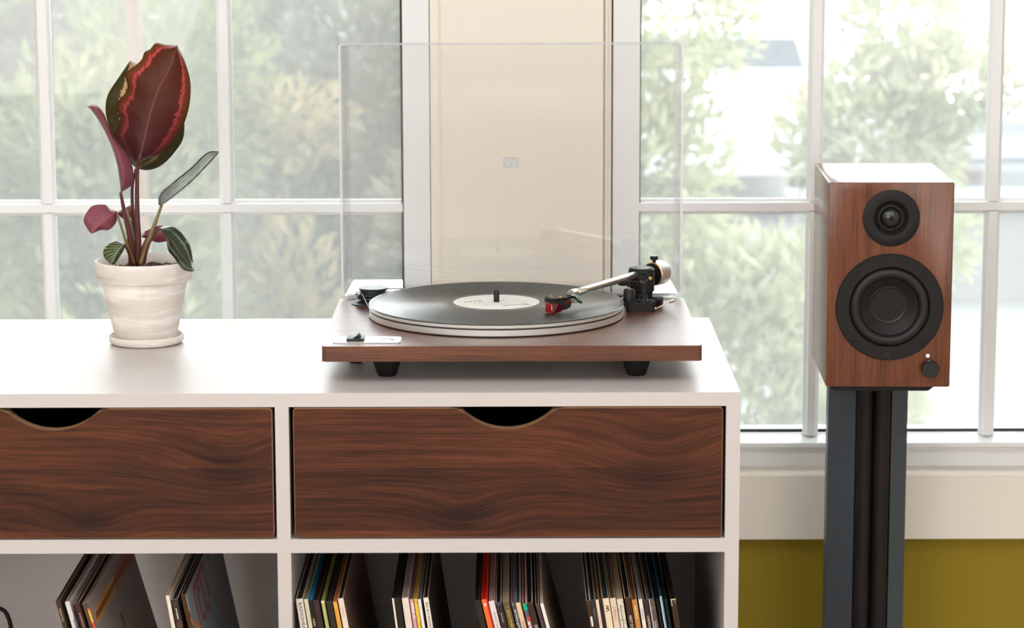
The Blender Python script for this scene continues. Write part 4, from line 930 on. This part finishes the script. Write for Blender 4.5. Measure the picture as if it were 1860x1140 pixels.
rg = BM(); lathe(rg, [(.0158, -.0066), (.0152, -.0050), (.0146, -.0050), (.0142, -.0066)], 64, onface(1619, 396)); obj('tweeter_ring', rg, mat('tweeter_ring_black', (.02, .02, .02), .2), two, smooth=True)
dm = BM(); lathe(dm, [(.0138, -.0067)] + [(.0132 * math.cos(a), -.0067 + .0095 * math.sin(a)) for a in (PI / 2 * k / 12 for k in range(0, 13))], 56, onface(1619, 396)); obj('tweeter_dome', dm, DOME, two, smooth=True)
wc = (1615.5, 557)
wf = BM(); lathe(wf, [(.0660, 0), (.0660, .0030), (.0650, .0040), (.0505, .0040), (.0492, .0030), (.0485, .0008), (.0485, -.004), (.030, -.012), (0, -.012)], 112, onface(*wc)); wo = obj('woofer', wf, DRV, spk, auto=.6)
sr = BM(); lathe(sr, [(.0486, .0002)] + [(.0422 + .0062 * math.cos(a), .0006 + .0052 * math.sin(a)) for a in (PI * k / 14 for k in range(0, 15))] + [(.0350, -.0006)], 96, onface(*wc)); obj('surround', sr, SURR, wo, smooth=True)
cn = BM(); lathe(cn, [(.0362, .0004), (.0340, -.0012), (.0238, -.0088)], 96, onface(*wc)); obj('cone', cn, CONE, wo, smooth=True)
cp = BM(); lathe(cp, [(.0245, -.0090), (.0238, -.0076)] + [(.0234 * math.cos(a), -.0076 - .0085 * math.sin(a)) for a in (PI / 2 * k / 12 for k in range(0, 13))], 80, onface(*wc)); obj('dust_cap', cp, CAP, wo, smooth=True)
for u, v in ((1555.5, 495), (1678.5, 497), (1551, 615.5), (1673.5, 617.5)):
    sc = BM(); M_s = onface(u, v, .0035)
    lathe(sc, [(0, .0004), (.0040, .0004), (.0040, .0010), (.0034, .0011), (.0031, .0006), (0, .0006)], 24, M_s)
    s_ = obj('screw', sc, DRV, wo, auto=.5)
    cx_ = BM()
    for r_ in (PI / 4, -PI / 4): box(cx_, -.0022, .0022, -.0005, .0005, .0006, .0010, 0, M_s @ Matrix.Rotation(r_ + .2, 4, 'Z'))
    obj('screw_slot', cx_, mat('slot_black', (.002, .002, .002), .8), wo)
le = BM(); Mw = onface(1609, 646, .0035); uturn(le, 0, 0, .0038, .0004, .0009, Mw); obj('ring_emblem', le, mat('gloss_black_print', (.008, .008, .008), .3), wo)
kb = BM(); lathe(kb, [(0, 0), (.0092, 0), (.0092, .002), (.0106, .0022), (.0106, .0120), (.0098, .0132), (0, .0130)], 48, onface(1687.5, 667)); obj('volume_knob', kb, mat('knob_black', (.012, .010, .010), .25), spk, auto=.5)
ld = BM(); lathe(ld, [(0, .0012), (.0016, .0010), (.0021, .0002), (.0021, 0), (0, 0)][::-1], 20, onface(1685, 645.5))
lm_ = bpy.data.materials.new('status_light'); lm_.use_nodes = True; pp = lm_.node_tree.nodes['Principled BSDF']; pp.inputs['Emission Color'].default_value = (1, 1, 1, 1); pp.inputs['Emission Strength'].default_value = 2.0
tag(obj('status_light', ld, lm_, spk, smooth=True), 'small lit white status light')

# ------------------------------------------------------------------ speaker stand
std = tag(empty('speaker_stand', (SX - .007, .425, 0), (0, 0, YAW)), 'tall dark metal speaker stand with twin tubes between slanted side plates', 'stand')
zs_ = T - .0696
STEEL = mat('charcoal_powder_coat', (.044, .055, .070), .42, spec=.5, bump=.05, bscale=1400)
TUBE = mat('black_powder_coat', (.009, .0065, .0058), .45, spec=.25)
tp = BM(); prism(tp, [(-.062, 0), (.062, 0), (.064, .0015), (.064, .0045), (-.064, .0045), (-.064, .0015)] if False else [(-.0555, 0), (.0605, 0), (.0665, .0042), (.0665, .0064), (-.0605, .0064), (-.0605, .0042)], -.092, .075, Matrix(((1, 0, 0, 0), (0, 0, 1, 0), (0, 1, 0, zs_ - .0065), (0, 0, 0, 1))))
bmesh.ops.recalc_face_normals(tp, faces=tp.faces); obj('top_plate', tp, TUBE, std)
zc0, zc1 = .012, zs_ - .0066
for x0, x1, ya, yb in ((-.0510, -.0185, .024, .000), (.0275, .0500, .000, .020)):
    bm = BM(); prism(bm, [(x0, ya), (x1, yb), (x1, yb + .05), (x0, ya + .03)], zc0, zc1); obj('side_plate', bm, STEEL, std, bevel=.0012)
bm = BM(); box(bm, -.0185, .0275, .022, .045, zc0, zc1); obj('web_plate', bm, TUBE, std)
for x in (-.0070, .0155):
    bm = BM(); lathe(bm, [(0, zc0), (.0112, zc0), (.0112, zc1), (0, zc1)], 40, Matrix.Translation((x, .004, 0))); obj('tube', bm, TUBE, std, auto=.6)
bm = BM(); prism(bm, rrect(-.11, .11, -.12, .12, .01), 0, .012); obj('base_plate', bm, STEEL, std, bevel=.001)

# ------------------------------------------------------------------ outside
def gz(y):
    for (ya, za), (yb, zb) in (((.8, -.55), (6, -.95)), ((6, -.95), (13, -1.18)), ((13, -1.18), (19.5, -1.2)), ((19.5, -1.2), (29, -3.2)), ((29, -3.2), (70, -5.5))):
        if y <= yb: return za + (zb - za) * (y - ya) / (yb - ya)
    return -5.5
def gz2(y): return gz(y) if y <= 13 or y >= 29 else -1.18 - 2.02 * (y - 13) / 16       # the drive falls away sooner on the right
def bank(y): return gz(y) if y <= 13 else -1.18 + (y - 13) * .02 + max(0, y - 19) * .10       # a grassy bank behind the shrubs on the left
gb = BM(); prev = None
for y in (.8, 2, 4, 6, 9, 13, 16, 19.5, 24, 29, 40, 55, 70):
    cur = [gb.verts.new((x, y, gz2(y) if x > 2.5 else (bank(y) if x < 0 else gz(y)))) for x in (-40, -10, -1.0, 2.3, 3.0, 12, 40)]
    if prev:
        for i in range(6):
            f = gb.faces.new((prev[i], prev[i + 1], cur[i + 1], cur[i])); f.material_index = 0 if i < 2 else 1
    prev = cur
LAWN = worn((62, 64, 55), (78, 76, 66), 3, .4, .65); PAVE = mat('pale_concrete', (.11, .11, .112), .8)
st(obj('ground', gb, [LAWN, PAVE]))
def foliage_mat(name, dark, mid, light, sc=2.2, tr=.5):
    m = bpy.data.materials.new(name); m.use_nodes = True; N, L = m.node_tree.nodes, m.node_tree.links
    tc = N.new('ShaderNodeTexCoord'); nz = N.new('ShaderNodeTexNoise'); nz.inputs['Scale'].default_value = sc; nz.inputs['Detail'].default_value = 5; L.new(tc.outputs['Object'], nz.inputs['Vector'])
    r = ramp(N, [(.36, dark), (.5, mid), (.66, light)]); L.new(nz.outputs['Fac'], r.inputs[0]); p = N['Principled BSDF']; L.new(r.outputs[0], p.inputs['Base Color']); p.inputs['Roughness'].default_value = .7
    tl = N.new('ShaderNodeBsdfTranslucent'); L.new(r.outputs[0], tl.inputs[0]); mx = N.new('ShaderNodeMixShader'); mx.inputs[0].default_value = tr
    L.new(p.outputs[0], mx.inputs[1]); L.new(tl.outputs[0], mx.inputs[2]); L.new(mx.outputs[0], N['Material Output'].inputs[0])
    return m
FOL = foliage_mat('conifer_foliage', (.085, .085, .055), (.15, .16, .085), (.27, .27, .13), 2.2)
FOL2 = foliage_mat('grey_foliage', (.09, .085, .074), (.145, .138, .105), (.25, .23, .16), 1.6)
FOL3 = foliage_mat('pale_foliage', (.22, .23, .15), (.32, .34, .21), (.44, .44, .28), 3.0)
BARK = mat('orange_brown_bark', (.12, .066, .042), .9, bump=.4, bscale=30)
def crown(seed, n, blobs, size, thin=.22):
    """sprays of needles scattered through several ellipsoids"""
    rnd = random.Random(seed); V, Fc = [], []
    tot = sum(b[3] * b[4] * b[5] for b in blobs)
    for (cx, cy, cz, rx, ry, rz) in blobs:
        for i in range(max(20, int(n * rx * ry * rz / tot))):
            d = Vector((rnd.gauss(0, 1), rnd.gauss(0, 1), rnd.gauss(0, 1))).normalized(); r = rnd.uniform(.45, 1.05)
            p = Vector((cx + d.x * rx * r, cy + d.y * ry * r, cz + d.z * rz * r))
            a = (d + Vector((rnd.gauss(0, .5), rnd.gauss(0, .5), rnd.gauss(.35, .5)))).normalized()
            s = size * rnd.uniform(.6, 1.5); b = a.orthogonal().normalized(); b.rotate(Matrix.Rotation(rnd.uniform(0, 6.28), 3, a)); k = len(V)
            V += [p, p + a * s * .5 + b * s * thin, p + a * s, p + a * s * .45 - b * s * thin]; Fc.append((k, k + 1, k + 2, k + 3))
    me = bpy.data.meshes.new('foliage'); me.from_pydata([tuple(v) for v in V], [], Fc); me.update()
    return me
def shrub(name, x, y, blobs, seed, n, m, label, group=None, size=.09, trunk=(.04, 1.0), cat='shrub'):
    t = tag(empty(name, (x, y, gz(y))), label, cat, group)
    me = crown(seed, int(n * 4.2), blobs, size * .58, .16); me.materials.append(m); link(bpy.data.objects.new('foliage', me), t)
    bm = BM(); top = max(b[2] for b in blobs)
    tube(bm, [(0, 0, -.05), (.01, .01, top * .15), (0, 0, top * .3)], lambda q: trunk[0] * (1 - .5 * q), 8, 10)
    cx = trunk[1]
    obj('trunk', bm, BARK, t, smooth=True)
    return t
k = 0
for (x, y, r, h, m, lab) in ((-1.75, 4.2, .55, 2.3, FOL, 'full green conifer shrub at the far left outside the left window'),
                             (-1.05, 3.9, .50, 1.75, FOL, 'green conifer shrub outside behind the potted plant'),
                             (-.45, 5.0, .55, 1.9, FOL2, 'grey-green shrub outside the right half of the left window'),
                             (-.05, 4.5, .45, 1.55, FOL2, 'low grey-green shrub outside behind the dust cover'),
                             (-1.75, 6.9, .6, 2.7, FOL2, 'tall grey shrub farther out behind the conifer shrubs'),
                             (-.25, 7.6, .65, 2.9, FOL2, 'tall grey-green shrub farther out in the middle of the left window'),
                             (-1.1, 9.6, .75, 3.0, FOL2, 'tall grey shrub far behind the potted plant'),
                             (-2.75, 9.8, .75, 2.9, FOL2, 'tall grey shrub far behind the full green conifer shrub at the far left'),
                             (-2.0, 11.6, .75, 3.0, FOL2, 'tall grey shrub farthest out behind the left panes of the left window'),
                             (-.15, 11.4, .75, 3.0, FOL2, 'tall grey shrub farthest out behind the right panes of the left window')):
    k += 1
    rb = random.Random(k)
    bl_ = [(rb.uniform(-.3, .3) * r, rb.uniform(-.2, .2), h * (.2 + .65 * i / 5), r * rb.uniform(.6, 1.0) * (1 - .3 * i / 5), r * .7, h * .2) for i in range(6)]
    shrub('conifer_shrub', x, y, bl_, k, 4200, m, lab, 'shrubs outside the windows')
shrub('conifer_shrub', .62, 4.3, [(-.20, 0, 1.75, .26, .25, .28), (-.26, 0, 1.25, .24, .25, .30), (.0, 0, .60, .46, .3, .50), (.12, .1, .95, .20, .2, .16), (-.1, 0, .2, .45, .3, .3)], 31, 4600, FOL3, 'pale green shrub outside the left panes of the right window', 'shrubs outside the windows', .085)
shrub('conifer_shrub', 1.12, 4.6, [(-.02, 0, 1.70, .16, .2, .18), (.10, 0, 1.52, .20, .2, .14), (-.10, 0, 1.38, .26, .2, .22), (-.04, 0, 1.1, .24, .2, .16), (-.15, 0, .5, .22, .2, .4)], 37, 2600, FOL3, 'pale green feathery shrub outside behind the speaker', 'shrubs outside the windows', .085)
RUST = foliage_mat('rust_foliage', (.15, .115, .06), (.23, .185, .10), (.31, .26, .15), 3.0)
shrub('conifer_shrub', -.58, 4.05, [(0, 0, 1.47, .17, .15, .055), (.05, 0, 1.40, .10, .15, .05), (0, 0, .7, .16, .12, .5)], 61, 420, RUST, 'small tan-tinged shrub outside in the middle of the left window', 'shrubs outside the windows', .085, (.012, 1))
for (x, y, w_, lab) in ((-.895, 3.45, .019, 'slim orange-brown tree trunk outside above the plant'),):
    t = tag(empty('pine_tree', (x, y, gz(y))), lab, 'tree')
    bm = BM(); tube(bm, [(.03, 0, -.05), (0, 0, 1.6), (-.02, 0, 4.2)], lambda q: w_ * (1.1 - .4 * q), 10, 14); obj('trunk', bm, BARK, t, smooth=True)
    me = crown(int(-x * 50), 2600, [(0, -.10, .55, .24, .12, .62), (0, 0, 3.7, .33, .35, .5)], .06, .16); me.materials.append(FOL); link(bpy.data.objects.new('foliage', me), t)
# parked cars and a low wall
def car(x, y, paint, glass, lamp, label, rz=0):
    c = tag(empty('car', (x, y, gz(y)), (0, 0, rz)), label, 'car')
    prof = [(-2.1, .35), (-2.15, .62), (-2.08, .98), (-1.75, 1.02), (-1.45, 1.46), (-.2, 1.52), (.75, 1.42), (1.35, 1.00), (2.05, .86), (2.15, .55), (2.1, .35)]
    bm = BM(); hw = lambda z: .86 if z < 1.03 else .86 - (z - 1.0) * .42
    A = [bm.verts.new((-hw(z), yy, z)) for yy, z in prof]; B = [bm.verts.new((hw(z), yy, z)) for yy, z in prof]
    for i in range(len(prof)): bm.faces.new((A[i], A[(i + 1) % len(prof)], B[(i + 1) % len(prof)], B[i]))
    bm.faces.new(list(reversed(A))); bm.faces.new(B); bmesh.ops.recalc_face_normals(bm, faces=bm.faces)
    obj('body', bm, paint, c, bevel=.05)
    rw = BM(); v = [rw.verts.new(q_) for q_ in ((-.72, -1.735, 1.05), (.72, -1.735, 1.05), (.66, -1.60, 1.25), (-.66, -1.60, 1.25))]; w2 = [rw.verts.new(q_.co + Vector((0, -.02, .015))) for q_ in v]
    rw.faces.new(w2); 
    for i in range(4): rw.faces.new((v[i], v[(i + 1) % 4], w2[(i + 1) % 4], w2[i]))
    bmesh.ops.recalc_face_normals(rw, faces=rw.faces); obj('rear_window', rw, glass, c)
    for s in (-1, 1):
        sw_ = BM(); a = [(s * .85, -1.55, 1.06), (s * .85, 1.15, 1.06), (s * .71, .68, 1.38), (s * .71, -1.30, 1.40)]
        v = [sw_.verts.new(q_) for q_ in a]; w2 = [sw_.verts.new((q_[0] + s * .02, q_[1], q_[2] + .006)) for q_ in a]; sw_.faces.new(w2)
        for i in range(4): sw_.faces.new((v[i], v[(i + 1) % 4], w2[(i + 1) % 4], w2[i]))
        bmesh.ops.recalc_face_normals(sw_, faces=sw_.faces); obj('side_window', sw_, glass, c)
        obj('tail_light', boxes((min(s * .62, s * .87), max(s * .62, s * .87), -2.17, -2.02, .84, .98)), lamp, c, bevel=.02)
        for yy in (-1.35, 1.35):
            wh = BM(); lathe(wh, [(0, -.1), (.25, -.1), (.33, -.06), (.33, .1), (.25, .12), (.18, .10), (0, .10)], 24, Matrix.Translation((s * .78, yy, .33)) @ Matrix.Rotation(s * PI / 2, 4, 'Y')); obj('wheel', wh, RUBBER, c, auto=.6)
    return c
mat('tail_light_red', (.62, .05, .05), .3)
CG = mat('car_glass', (.06, .07, .09), .05)
car(1.31, 17.2, mat('white_car_paint', (.80, .81, .83), .3, coat=.3), mat('grey_car_glass', (.045, .05, .06), .5, spec=.15), bpy.data.materials['tail_light_red'], 'white parked car seen from behind outside the right window')
car(5.55, 28.5, mat('slate_car_paint', (.045, .05, .062), .3, coat=.3), mat('painted_sky_car_glass', (.2, .21, .22), .05), mat('dull_tail_light', (.06, .035, .035), .4), 'slate grey parked car far down the drive at the right', .12)  # this car's glass colour is lightened to imitate reflected sky
gw = BM(); box(gw, 1.6, 5.0, 11.8, 12.1, gz(12) - .1, -.62); box(gw, 1.55, 5.05, 11.74, 12.16, -.62, -.56)
tag(obj('garden_wall', gw, mat('white_masonry', (.16, .16, .16), .8), bevel=.01), 'low white garden wall across the drive behind the speaker', 'wall')
